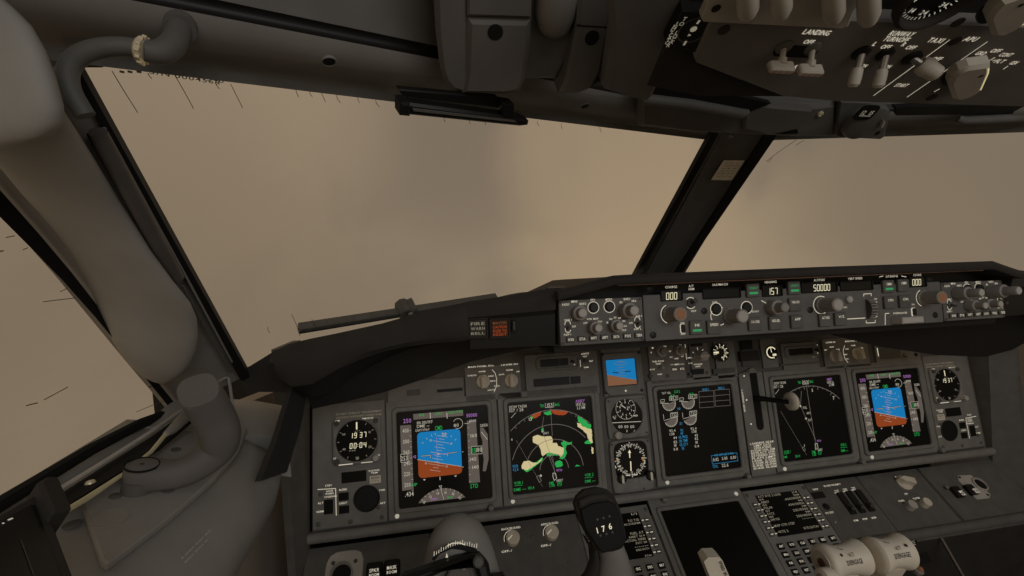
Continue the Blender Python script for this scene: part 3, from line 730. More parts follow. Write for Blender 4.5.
# ------------------------------------------------------------------ EFIS control panels either side
def efis(label, cx, mirror):
    t = Thing('efis_control_panel', label, 'control panel', MCP, (cx, 0), 0.0005, group='instrument control heads beside the autopilot panel')
    fit_plate(t, -0.0572, 0.0572, -HH, HH, 0.002, -0.012, 0.0, 'panel_shaded')
    g = lambda x, y: tuple(a - (b_ if i else -0.298 - 0) for i, (a, b_) in enumerate(zip(MCP.uv(x, y), (0, 0))))
    b = MB(); T = lambda s_, x, y, wpx, h=.0028: b.text(s_, *g(x, y), h, D, width=wpx * 0.00136)
    T('MINS', 574.5, 301.5, 6); T('RADIO', 566, 304.5, 7); T('BARO', 583, 303.8, 6.5); T('FPV', 593, 300, 4.5); T('MTRS', 609, 299.5, 6.5); T('BARO', 627, 299, 6.5); T('IN', 621, 302.3, 2.5); T('HPA', 634, 301, 4.5)
    T('VOR 1', 568, 320, 7, .0024); T('OFF', 574, 326.5, 4, .0024); T('ADF 1', 567.5, 334.5, 7, .0024); T('APP', 585.5, 323, 4, .0022); T('VOR', 589.5, 319, 5, .0022); T('MAP', 596, 318.7, 5, .0022); T('PLN', 600, 321.5, 4, .0022); T('10', 611, 319, 3, .0022); T('20', 615, 317.5, 3, .0022); T('40', 619.5, 318, 3, .0022); T('80', 624, 321, 3, .0022); T('160', 625, 326, 3.5, .0022); T('320', 624, 330, 4.5, .0022); T('5', 607.5, 322.5, 2, .0022)
    T('VOR 2', 639, 316, 6.5, .0024); T('OFF', 631, 323, 4, .0024); T('ADF 2', 637.5, 329, 7.5, .0024)
    for x, y in ((593.5, 307.5), (609.5, 306.7)): c = g(x, y); b.arc(c[0], c[1], .0075, 0, 360, .0008, D)
    for x, y in ((568, 326.5), (637.5, 322.5)): 
        c = g(x, y); b.line([v for v in rrect(c[0], c[1], .0072, .015, .0035)], .0008, D, closed=True)
    t.part('lettering', b, 'ink')
    for x, y in ((593.5, 307.5), (609.5, 306.7)): c = g(x, y); t.part('push_button', MB().lathe([(.006, 0), (.006, .003), (.005, .004), (0, .004)], c[0], c[1], 18), 'black')
    for k, s_ in enumerate(('WXR', 'STA', 'WPT', 'ARPT', 'DATA', 'POS', 'TERR')):
        x = 570.5 + k * 11.3; y = 339.5 - k * 0.75; button_part(t, 'push_button', g(x, y), 0.0105, 0.0070, None, None, 0.003)
        b = MB(); c = g(x, y); b.text(s_, c[0], c[1], .0034, .0034, width=.0078); t.part('lettering', b, 'ink', t.o.children[-1])
    for x, y in ((568, 326.5), (637.5, 322.5)):
        c = g(x, y); toggle_part(t, c, .0028, .008, (0, -12), mat='knob_dark')
    for x, y, r, h in ((578.5, 313, .0098, .018 if mirror > 0 else .032), (626, 310.5, .0105, .026 if mirror > 0 else .034)):
        knob_part(t, 'selector_knob', g(x, y), 'stacked', 'knob_mid', r, h, cap='knob_grey')
    for x, y in ((594, 327.5), (614.5, 325.5)): knob_part(t, 'selector_knob', g(x, y), 'stacked', 'knob_mid', .0085, .018 if mirror > 0 else .022, cap='knob_grey')
    screws(t, [(-.054, .026), (.054, .026), (-.054, -.026), (.054, -.026)], 0, .0016, 'knob_dark')
efis('square grey control head with two rows of knobs next to the fire warning light', -0.2985, 1)
efis('square grey control head with long knobs at the copilot end of the autopilot panel', 0.2985, -1)
# ------------------------------------------------------------------ main instrument panel
t = Thing('instrument_panel', 'wide dark grey main instrument panel structure that carries all the displays', 'instrument panel', MIP, (0, 0), -0.012)
t.part('back_plate', MB().box(-0.738, 0.738, -0.118, 0.195, -0.006, 0.0105), 'panel_dark')
b = MB(); b.tube([(-0.742, -0.1150, 0.022), (0.742, -0.1150, 0.022)], 0.0088, 14); b.box(-0.742, 0.742, -0.1225, -0.1080, 0.006, 0.022, 0.0)
t.part('lower_rail', b, 'panel')
for sx in (-1, 1):
    m = MB(); m.slab([t.W(v) for v in ((.741, 0.05, 0.19), (.741, -0.05, -0.18), (.79, -0.08, -0.18), (.776, -0.02, 0.25), (.741, -0.0, 0.25))] if sx > 0 else [t.W(v) for v in ((sx * 0.741, 0.05, 0.19), (sx * 0.741, -0.05, -0.18), (sx * 0.752, -0.085, -0.18), (sx * 0.757, -0.06, 0.235), (sx * 0.741, -0.0, 0.235))], (sx * 0.012, 0, 0)); t.part('side_cheek', m, 'panel_dark')

def Q(t, x0, y0, sc, w=0.0):
    return lambda x, y: t.p(x0 + x / sc, y0 + y / sc, w)
DV0, DV1 = -0.1045, 0.1055
def display(label, cu, half, cv=0.0, name='display_unit', dots=(), scr=0.1712):
    t = Thing(name, label, 'display', MIP, (cu, cv), 0.0)
    o = rrect(0, (DV0 + DV1) / 2 - cv, 2 * half - 0.002, DV1 - DV0 - 0.001, 0.002, 4); i = rrect(0, 0, scr + 0.016, scr + 0.016, 0.008, 4)
    t.part('faceplate', MB().ring(o, i, 0, 0.0035, 0.0008), 'panel')
    t.part('bezel', MB().ring(rrect(0, 0, scr + 0.0155, scr + 0.0155, 0.008, 4), rrect(0, 0, scr, scr, 0.005, 4), 0, 0.0075, 0.0016), 'panel')
    s = t.part('screen', MB().prism(rrect(0, 0, scr + 0.001, scr + 0.001, 0.005, 4), 0, 0.0022), 'screen_glass')
    return t, s
def dot(t, x, y, r=.0038, z=.0035): 
    c = t.p(x, y); t.part('light_sensor', MB().lathe([(r, 0), (r, .0012), (r * .7, .002), (0, .002)], c[0], c[1], 14), 'w', matrix=Matrix.Translation((0, 0, z)))
def latch(t, x, y, big=True):
    c = t.p(x, y); r = .0062
    t.part('latch_knob', MB().lathe([(r, 0), (r, .003), (r * .8, .009), (r * .5, .010), (0, .010)], c[0], c[1], 14), 'panel', matrix=Matrix.Translation((0, 0, .0035)))
Z = 0.0026
def pfd_symbols(t):
    q = Q(t, 384, 390, 4.797)
    P_ = {}
    b = MB(); b.poly([q(78, 170), q(130, 166), q(142, 475), q(88, 482)], Z)                # speed tape
    b.poly([q(140, 115), q(378, 95), q(380, 122), q(142, 142)], Z)                            # mode bar
    P_['mode_bar'] = (b, ['tape'])
    b = MB(); b.poly([q(397, 147), q(440, 142), q(460, 440), q(408, 446)], Z)
    b.poly([q(460, 182), q(474, 178), q(497, 212), q(501, 330), q(488, 388), q(473, 388), q(478, 330), q(470, 285), q(472, 245), q(462, 215)], Z); P_['altitude_tape'] = (b, ['tape'])
    b = MB()                                                                                   # attitude indicator
    tl, tr, br, bl = Vector(q(160, 203)), Vector(q(368, 184)), Vector(q(372, 400)), Vector(q(165, 422))
    cx = (tl.x + tr.x + br.x + bl.x) / 4; cy = (tl.y + bl.y + tr.y + br.y) / 4; wd = (tr.x - tl.x + br.x - bl.x) / 2; ht = (tl.y + tr.y - bl.y - br.y) / 2
    rr = rrect(cx, cy, wd, ht, .0075, 6); h0 = Vector(q(160, 332)); h1 = Vector(q(370, 365)); d = h1 - h0
    side = lambda v: d.x * (v[1] - h0.y) - d.y * (v[0] - h0.x)
    def clip(sg):
        o = []
        for i in range(len(rr)):
            a, c = rr[i], rr[(i + 1) % len(rr)]; sa, sc = side(a) * sg, side(c) * sg
            if sa >= 0: o.append(a)
            if sa * sc < 0: f = sa / (sa - sc); o.append((a[0] + (c[0] - a[0]) * f, a[1] + (c[1] - a[1]) * f))
        return o
    b.poly(clip(1), Z, 0); b.poly(clip(-1), Z, 1); P_['attitude_ball'] = (b, ['blue', 'brown'])
    b = MB(); z = Z + .0002; W_, G_, MG, DK = 0, 1, 2, 3
    tx = lambda s_, x, y, h, mi=0, w=None: b.text(s_, *q(x, y), h / 4.797 * .00205, z, width=None if w is None else w / 4.797 * .00205, mi=mi)
    b.line([q(160, 332), q(370, 365)], .0008, z)
    for x in (221, 301): b.line([q(x, 108), q(x + 2, 136)], .0014, z)
    tx('N1', 180, 119, 12, 1, 20); tx('LNAV', 262, 112, 12, 1, 34); tx('VNAV', 325, 107, 12, 1, 32); tx('PTH', 362, 103, 12, 1, 26)
    tx('250', 112, 147, 17, 2, 34); tx('110.30/197', 196, 154, 12, 0, 68); tx('DME --', 188, 171, 12, 0, 54); tx('LNAV/VNAV', 185, 190, 11, 0, 60); tx('CMD', 262, 181, 18, 1, 32)
    tx('50000', 420, 120, 15, 2, 48); tx('.434', 122, 497, 18, 0, 36); tx('STD', 432, 458, 17, 1, 34); tx('2050', 478, 168, 12, 0, 34)
    for x, y, s_ in ((104, 194, '400'), (106, 246, '300'), (108, 297, '260'), (111, 350, '240'), (111, 401, '220'), (113, 453, '200')): tx(s_, x, y, 16, 0, 26)
    for k in range(12): b.line([q(122 + k * 1, 194 + k * 26), q(131 + k, 193.5 + k * 26)], .0006, z)
    tx('5000', 425, 147, 11, 0, 30); b.line([q(386, 160), q(408, 158), q(412, 147)], .0008, z)
    for x, y, s_ in ((430, 217, '160'), (438, 368, '140'), (427, 330, '145')): tx(s_, x, y, 14, 0, 28)
    for k in range(9): b.line([q(400 + k, 180 + k * 32), q(408 + k, 179.5 + k * 32)], .0006, z)
    for (x, y) in ((80, 308), (418, 270)):                                                     # readout boxes
        w_, h_ = (34, 38) if x < 200 else (50, 36)
        b.poly([q(x, y), q(x + w_, y - 3), q(x + w_ + 2, y + h_ - 2), q(x + 2, y + h_)], Z + .0001, DK); b.line([q(x, y), q(x + w_, y - 3), q(x + w_ + 2, y + h_ - 2), q(x + 2, y + h_)], .0008, z, closed=True)
    z += .0001; tx('253', 97, 326, 20, 0, 28); tx('15', 432, 288, 20, 1, 16); tx('180', 455, 285, 18, 0, 26); b.line([q(466, 200), q(495, 236)], .0012, z); b.line([q(140, 318), q(152, 312), q(152, 326), q(140, 318)], .0008, z, MG)
    c = q(354, 160); b.arc(c[0], c[1], .0092, -120, 150, .0009, z, 16); tx('80', 346, 168, 13, 0, 22)
    # pitch ladder (banked with the horizon)
    ux = d.normalized(); uy = Vector((-ux.y, ux.x)); o_ = Vector(q(262, 305))
    for k in range(-6, 7):
        wl = .020 if k % 2 == 0 and k % 4 else (.031 if k % 4 == 0 else .010); m_ = o_ + uy * (k * .0052 + .001)
        if abs(k) <= 5 or True: b.line([m_ - ux * wl / 2, m_ + ux * wl / 2], .0006, z)
        if k % 4 == 0 and k: 
            for s_ in (-1, 1): v = m_ + ux * s_ * (wl / 2 + .004); b.text('10', v.x, v.y, .0036, z, mi=0)
    for k in (-50, -35, -20, -10, 10, 20, 35, 50):
        a = rad(90 + k); r0 = .038; c = Vector((cx, cy - .004)); b.line([c + Vector((math.cos(a), math.sin(a))) * r0, c + Vector((math.cos(a), math.sin(a))) * (r0 + .0035)], .0008, z)
    tx('20', 288, 212, 14, 0, 20)
    for a0, a1 in (((178, 316), (222, 311)), ((222, 311), (224, 324)), ((303, 303), (348, 296)), ((303, 303), (305, 316))): b.line([q(*a0), q(*a1)], .0022, z, DK); b.line([q(*a0), q(*a1)], .0010, z + .0001)
    b.line([q(252, 225), q(258, 368)], .0007, z, MG); b.line([q(235, 309), q(300, 303)], .0009, z, MG); b.line([q(257, 306), q(266, 305)], .0030, z)
    for x, y in ((194, 426), (343, 408)): b.poly([q(x - 6, y), q(x + 6, y - 1), q(x, y + 8)], z)
    b.line([q(268, 414), q(269, 430)], .0014, z); b.line([q(374, 295), q(380, 294.5)], .001, z); b.line([q(375, 368), q(381, 367.5)], .001, z)
    tx('UP', 147, 452, 12, 1, 22)
    b.line([q(264, 458), q(277, 457), q(272, 470)], .0008, z, closed=True)
    P_['lettering'] = (b, ['w', 'green', 'magenta', 'screen_glass'])
    b = MB(); l = Vector(q(165, 541)); r_ = Vector(q(390, 513)); top = Vector(q(275, 470)); ch = (r_ - l).length; sg = (top - (l + r_) / 2).length; R_ = (ch * ch / 4 + sg * sg) / 2 / sg
    n_ = Vector((-(r_ - l).y, (r_ - l).x)).normalized(); cc = (l + r_) / 2 + n_ * (sg - R_); a0 = math.atan2(*(l - cc).yx); a1 = math.atan2(*(r_ - cc).yx)
    arc_ = [cc + Vector((math.cos(a0 + (a1 - a0) * i / 20), math.sin(a0 + (a1 - a0) * i / 20))) * R_ for i in range(21)]
    b.poly([tuple(v) for v in arc_], Z, 0)
    for i in range(1, 12):
        a = a0 + (a1 - a0) * i / 12; e_ = Vector((math.cos(a), math.sin(a))); b.line([cc + e_ * R_, cc + e_ * (R_ - (.004 if i % 2 else .0026))], .0007, z, 1)
        if i % 2: b.text(str((9 + i) % 36), *(cc + e_ * (R_ - .0075)), .0042, z, mi=1, rot=a - PI / 2)
    b.line([q(272, 472), q(287, 524)], .0007, z, 1); b.text('150H', *q(240, 521), .0036, z, width=.012, mi=2); b.text('MAG', *q(317, 512), .0036, z, width=.010, mi=3)
    P_['compass_rose'] = (b, ['tape', 'w', 'magenta', 'green'])
    return P_
L, scrn = display('captain flight display, blue and brown horizon, beside the clock above the control column', -0.5026, 0.1050)
sy = {}
for k_, (b, mats) in pfd_symbols(L).items(): sy[k_] = (b.mesh(k_, mats), mats); L.part(k_, sy[k_][0], mats, scrn)
dot(L, 397.3, 515.5); latch(L, 490.5, 506.5)
Rp, scrn = display('copilot flight display, blue and brown horizon, at the far end beside the second clock', 0.5026, 0.1050)
for k_, (me, mats) in sy.items(): Rp.part(k_, me, mats, scrn)
dot(Rp, 870.5, 456.8); latch(Rp, 938, 449.5)

def nd_common(b, q, z, k):                        # texts shared by both map displays; materials: 0 white 1 green 2 magenta 3 dim
    tx = lambda s_, x, y, h, w=None, mi=0: b.text(s_, *q(x, y), h / k * .0020, z, width=None if w is None else w / k * .0020, mi=mi)
    return tx
Ln, scrn = display('captain map display with green and sand weather returns beside the standby dials', -0.2923, 0.1045)
q = Q(Ln, 490, 380, 4.797)
b = MB()
sand = [[(203, 272), (225, 262), (245, 268), (262, 270), (290, 268), (300, 285), (298, 300), (318, 300), (325, 315), (350, 322), (352, 350), (338, 368), (325, 358), (310, 352), (288, 348), (268, 352), (252, 364), (245, 352), (238, 325), (228, 308), (205, 298)],
        [(415, 205), (432, 208), (440, 220), (462, 230), (485, 235), (490, 300), (482, 300), (468, 280), (462, 258), (445, 240), (418, 222)], [(484, 318), (494, 325), (494, 352), (486, 352)],
        [(150, 410), (160, 390), (185, 385), (205, 395), (225, 395), (250, 372), (240, 388), (200, 418), (172, 432), (152, 425)]]
green = [[(160, 430), (182, 402), (225, 390), (252, 368), (250, 385), (225, 405), (190, 432), (172, 440)], [(338, 300), (352, 288), (368, 300), (392, 295), (390, 306), (365, 312), (360, 330), (368, 350), (358, 370), (345, 380), (330, 375), (338, 366), (352, 350), (350, 322)],
         [(418, 172), (432, 178), (455, 192), (470, 210), (482, 212), (483, 235), (462, 230), (442, 220), (430, 205), (420, 200)], [(312, 392), (330, 384), (345, 392), (348, 408), (335, 416), (316, 418), (310, 405)], [(450, 300), (462, 290), (470, 285), (490, 300), (482, 306), (458, 306)], [(190, 178), (205, 168), (208, 180), (196, 190)],
         [(255, 155), (290, 146), (295, 165), (275, 168), (260, 163)], [(405, 412), (415, 404), (428, 408), (430, 412)], [(270, 352), (292, 346), (318, 352), (325, 362), (300, 360), (288, 366), (270, 362)], [(243, 238), (255, 226), (258, 245), (248, 250)]]
redp = [[(198, 165), (245, 149), (240, 168), (225, 178), (210, 184), (203, 178)], [(290, 143), (345, 145), (372, 152), (358, 166), (330, 168), (300, 160)]]
random.seed(3)
def ragged(pl_):
    o = []
    for i in range(len(pl_)):
        a, c = Vector(pl_[i]), Vector(pl_[(i + 1) % len(pl_)]); n = max(1, int((c - a).length / 6))
        for j in range(n): v = a.lerp(c, j / n); o.append((v.x + (random.uniform(-1.8, 1.8) if j else 0), v.y + (random.uniform(-1.8, 1.8) if j else 0)))
    return o
green = [ragged(v) for v in green]; sand = [ragged(v) for v in sand]; redp = [ragged(v) for v in redp]
for pl_ in green: b.poly([q(*v) for v in pl_], Z, 1)
for pl_ in sand: b.poly([q(*v) for v in pl_], Z + .0001, 0)
for pl_ in redp: b.poly([q(*v) for v in pl_], Z + .0001, 2)
Ln.part('weather_returns', b, ['wxsand', 'wxgreen', 'red'], scrn)
b = MB(); z = Z + .0003
def ellarc(cx, cy, pts, wd=.0008, mi=3): b.line([q(*v) for v in pts], wd, z, mi)
def circ3(p0, p1, p2, n=26):                      # circular arc through three pixel points, in panel space
    A, B_, C_ = Vector(q(*p0)), Vector(q(*p1)), Vector(q(*p2))
    d_ = 2 * (A.x * (B_.y - C_.y) + B_.x * (C_.y - A.y) + C_.x * (A.y - B_.y))
    ux = (A.length_squared * (B_.y - C_.y) + B_.length_squared * (C_.y - A.y) + C_.length_squared * (A.y - B_.y)) / d_
    uy = (A.length_squared * (C_.x - B_.x) + B_.length_squared * (A.x - C_.x) + C_.length_squared * (B_.x - A.x)) / d_
    c = Vector((ux, uy)); r = (A - c).length; a0 = math.atan2(A.y - uy, A.x - ux); am = math.atan2(B_.y - uy, B_.x - ux); a1 = math.atan2(C_.y - uy, C_.x - ux)
    if a1 > a0: a1 -= 2 * PI
    return c, r, a0, a1, [c + Vector((math.cos(a0 + (a1 - a0) * i / n), math.sin(a0 + (a1 - a0) * i / n))) * r for i in range(n + 1)]
for p3 in (((98, 244), (285, 143), (478, 208)), ((107, 382), (295, 212), (455, 275)), ((178, 385), (310, 283), (445, 408)), ((238, 430), (288, 358), (375, 420))):
    c, r, a0, a1, pts = circ3(*p3); b.line(pts, .0009, z, 3)
    if p3[0] == (98, 244):
        for i in range(1, 16): a = a0 + (a1 - a0) * i / 16; e_ = Vector((math.cos(a), math.sin(a))); b.line([c + e_ * r, c + e_ * (r - (.005 if i % 2 else .0028))], .0008, z, 3)
tx = nd_common(b, q, z, 4.797)
tx('GS209 TAS301', 132, 127, 12, 84); tx('327 / 28', 124, 144, 13, 68); b.line([q(100, 181), q(122, 156)], .0008, z); tx('TRK', 248, 123, 14, 20, 1); tx('153', 285, 119, 16, 26); tx('MAG', 320, 117, 14, 22, 1); b.line([q(263, 110), q(264, 132), q(304, 129), q(303, 107)], .0008, z)
tx('ABBEY', 430, 100, 13, 46, 2); tx('1937.5z', 433, 116, 13, 46); tx('3.2 NM', 434, 132, 13, 40)
for p0, p1 in (((289, 130), (297, 268)), ((256, 175), (247, 235)), ((247, 235), (300, 395)), ((297, 350), (310, 460)), ((280, 362), (310, 440))): b.line([q(*p0), q(*p1)], .0007, z, 3)
for k in range(24):
    f = k / 24; b.line([q(126 + 126 * f, 290 + 223 * f), q(126 + 126 * (f + .02), 290 + 223 * (f + .02))], .0009, z, 3)
tx('HWY', 268, 254, 11, 26); b.poly([q(244, 245), q(256, 243), q(250, 252)], z + .0001, 0)
b.line([q(300, 445), q(312, 445), q(318, 470), q(306, 480), q(300, 462)], .0012, z, 0, True); b.line([q(222, 462), q(232, 456), q(245, 480), q(235, 490)], .0009, z, 3, True); c = q(242, 457); b.disc(c[0], c[1], .0022, z, 10, 0)
tx('WPT04', 330, 431, 11, 28, 2); tx('ABBEY', 332, 479, 10, 32); tx('VOR 1', 135, 492, 13, 40, 1); tx('DME ---', 142, 522, 12, 56, 1); tx('105.4', 196, 515, 12, 28, 1); tx('DME', 293, 492, 12, 22, 1); tx('1.38', 296, 504, 11, 24, 1); tx('WPT', 332, 491, 12, 24, 1); tx('4.37', 332, 500, 11, 24, 1)
tx('VOR 2', 473, 453, 13, 42, 1); tx('DME ---', 478, 482, 12, 50, 1); b.line([q(452, 468), q(490, 464)], .0007, z, 1); b.line([q(116, 506), q(156, 502)], .0007, z, 1)
tx('WXR', 120, 412, 13, 26, 4); tx('+2.4', 121, 428, 13, 26, 4); tx('13', 192, 187, 14, 14); tx('6', 104, 284, 10)
Ln.part('lettering', b, ['w', 'green', 'magenta', 'dimw', 'cyan'], scrn)
dot(Ln, 512.5, 500.8); latch(Ln, 601, 491)

Rn, scrn = display('copilot map display, mostly black with a thin route line, behind the gear lever knob', 0.2923, 0.1045)
q = Q(Rn, 740, 340, 4.4297)
b = MB(); c, r, a0, a1, pts = circ3((175, 275), (290, 204), (436, 260)); b.line(pts, .0010, z, 3)
for i in range(1, 14): a = a0 + (a1 - a0) * i / 14; e_ = Vector((math.cos(a), math.sin(a))); b.line([c + e_ * r, c + e_ * (r - (.007 if i % 3 == 0 else .003))], .0009, z, 3)
tx = nd_common(b, q, z, 4.4297)
tx('GS209 TAS301', 172, 190, 11, 66); tx('327 / 28', 165, 206, 12, 52); b.line([q(153, 238), q(168, 218)], .0008, z); tx('TRK', 259, 188, 12, 18, 1); tx('153', 286, 186, 14, 24); tx('MAG', 312, 184, 12, 18, 1); b.line([q(272, 178), q(273, 196), q(300, 194), q(299, 176)], .0008, z)
tx('ABBEY', 391, 174, 12, 30, 2); tx('1937.5z', 396, 187, 12, 36); tx('3.2 NM', 400, 198, 12, 28)
for p0, p1 in (((289, 200), (325, 430)), ((268, 225), (263, 290)), ((263, 290), (330, 440)), ((325, 430), (335, 480))): b.line([q(*p0), q(*p1)], .0008, z, 3)
for k in range(30): f = k / 30; b.line([q(176 + 116 * f, 316 + 194 * f), q(176 + 116 * (f + .016), 316 + 194 * (f + .016))], .0009, z, 3)
tx('POL', 283, 299, 11, 22); tx('HWY', 300, 323, 11, 22); tx('KXY', 307, 353, 12, 22); tx('WPT04', 345, 446, 10, 22, 2); tx('ABBEY', 350, 485, 10, 26)
for x, y in ((263, 292), (288, 347)): b.poly([q(x - 5, y), q(x, y - 6), q(x + 5, y), q(x, y + 6)], z)
b.line([q(328, 458), q(337, 456), q(341, 478), q(330, 484)], .0011, z, 0, True); b.line([q(270, 475), q(277, 472), q(285, 486), q(279, 491)], .0009, z, 3, True); tx('1', 281, 466, 12); tx('3', 315, 222, 14); tx('7', 410, 256, 16)
tx('VOR 1', 204, 494, 12, 34, 1); tx('DME', 197, 517, 10, 18, 1); tx('105.4', 251, 513, 11, 24, 1); tx('DME', 322, 495, 12, 20, 1); tx('1.38', 324, 506, 11, 20, 1); tx('WPT', 348, 492, 12, 20, 1); tx('4.37', 349, 502, 10, 20, 1); tx('VOR 2', 453, 463, 12, 32, 1); tx('DME ---', 458, 488, 11, 38, 1); b.line([q(190, 504), q(214, 501)], .0007, z, 1); b.line([q(440, 476), q(470, 473)], .0007, z, 1)
Rn.part('lettering', b, ['w', 'green', 'magenta', 'dimw'], scrn)
dot(Rn, 783.5, 468.5); latch(Rn, 859, 461)

Ce, scrn = display('engine display with two rows of small dials, between standby dials and gear lever', 0.0207, 0.1050)
q = Q(Ce, 640, 380, 4.797)
b = MB()
tx = nd_common(b, q, z, 4.797); Zt = Z
def dial(cx, cy, r, a0, a1): 
    c = Vector(q(cx, cy)); rr_ = r / 4.797 * .00205
    pts = [c] + [c + Vector((math.cos(rad(a0 + (a1 - a0) * i / 18)), math.sin(rad(a0 + (a1 - a0) * i / 18)))) * rr_ for i in range(19)]
    b.poly([tuple(v) for v in pts], Zt, 3); b.line(pts[1:], .0009, z, 0)
    for i in range(1, 9): a = rad(a0 + (a1 - a0) * i / 9); e_ = Vector((math.cos(a), math.sin(a))); b.line([c + e_ * rr_, c + e_ * rr_ * .8], .0008, z, 0)
    return c, rr_
for cx, cy in ((136, 112), (227, 104)):
    c, rr_ = dial(cx, cy, 34, 20, -185); b.line([q(cx + 2, cy - 32), q(cx + 2, cy - 14), q(cx + 42, cy - 18), q(cx + 42, cy - 36)], .0009, z, 0, True); tx('89.7', cx + 22, cy - 24, 13, 34, 0); tx('93', cx + 15, cy - 37, 11, 24, 1); b.line([q(cx - 42, cy - 2), q(cx, cy)], .001, z, 0); b.line([q(cx - 40, cy - 18), q(cx - 22, cy - 20), q(cx - 22, cy - 8), q(cx - 40, cy - 6)], .0008, z, 0, True)
for cx, cy in ((145, 188), (236, 180)):
    c, rr_ = dial(cx, cy, 34, 25, -160); b.line([q(cx - 34, cy), q(cx - 36, cy - 24)], .0009, z, 0); b.line([q(cx - 2, cy - 10), q(cx - 2, cy - 30), q(cx + 32, cy - 34), q(cx + 32, cy - 12)], .0009, z, 0, True); tx('722', cx + 15, cy - 22, 15, 28, 0); b.line([q(cx - 33, cy + 6), q(cx + 32, cy - 14)], .0009, z, 0)
tx('TAT +18c', 122, 62, 11, 48); tx('CLB 2', 174, 55, 13, 32, 1)
for x, y, s_ in ((183, 137, 'N1'), (193, 208, 'EGT'), (197, 240, 'N2'), (198, 256, 'FF'), (202, 327, 'VIB')): tx(s_, x, y, 12, 14, 4)
for x, y, s_, w_ in ((203, 272, 'OIL PRESS', 48), (205, 290, 'OIL TEMP', 46), (207, 308, 'OIL QTY', 46)): tx(s_, x, y, 13, w_, 4)
for x, y, s_ in ((152, 242, '92.4'), (150, 258, '1.38'), (165, 276, '44'), (166, 296, '82'), (166, 312, '18'), (168, 330, '0.8'), (253, 232, '92.4'), (256, 246, '1.38'), (266, 264, '45'), (267, 280, '82'), (268, 298, '18'), (269, 316, '0.4')): tx(s_, x, y, 12, None)
for x0 in (278, 354):
    for k in range(3): b.line([q(x0 + k * 1.5, 55 + k * 26 - (x0 - 278) * .09), q(x0 + 70 + k * 1.5, 50 + k * 26 - (x0 - 278) * .09), q(x0 + 72 + k * 1.5, 76 + k * 26 - (x0 - 278) * .09), q(x0 + 2 + k * 1.5, 81 + k * 26 - (x0 - 278) * .09)], .0006, z, 5, True)
tx('ENG 1', 311, 45, 12, 34, 4); tx('ENG 2', 386, 38, 12, 34, 4)
b.line([q(338, 362), q(460, 348), q(466, 386), q(344, 402)], .0008, z, 4, True); tx('FUEL QTY LBS X 1000', 398, 355, 10, 104, 4)
for x, y, s_ in ((360, 380, '8.82'), (402, 374, '5.00'), (443, 370, '8.80')): tx(s_, x, y, 14, 30)
tx('TOTAL', 357, 413, 13, 28, 4); tx('22.6', 404, 407, 15, 36)
Ce.part('lettering', b, ['w', 'green', 'magenta', 'tape', 'cyan', 'dimw'], scrn)
dot(Ce, 666.5, 482); latch(Ce, 745.5, 475.5)

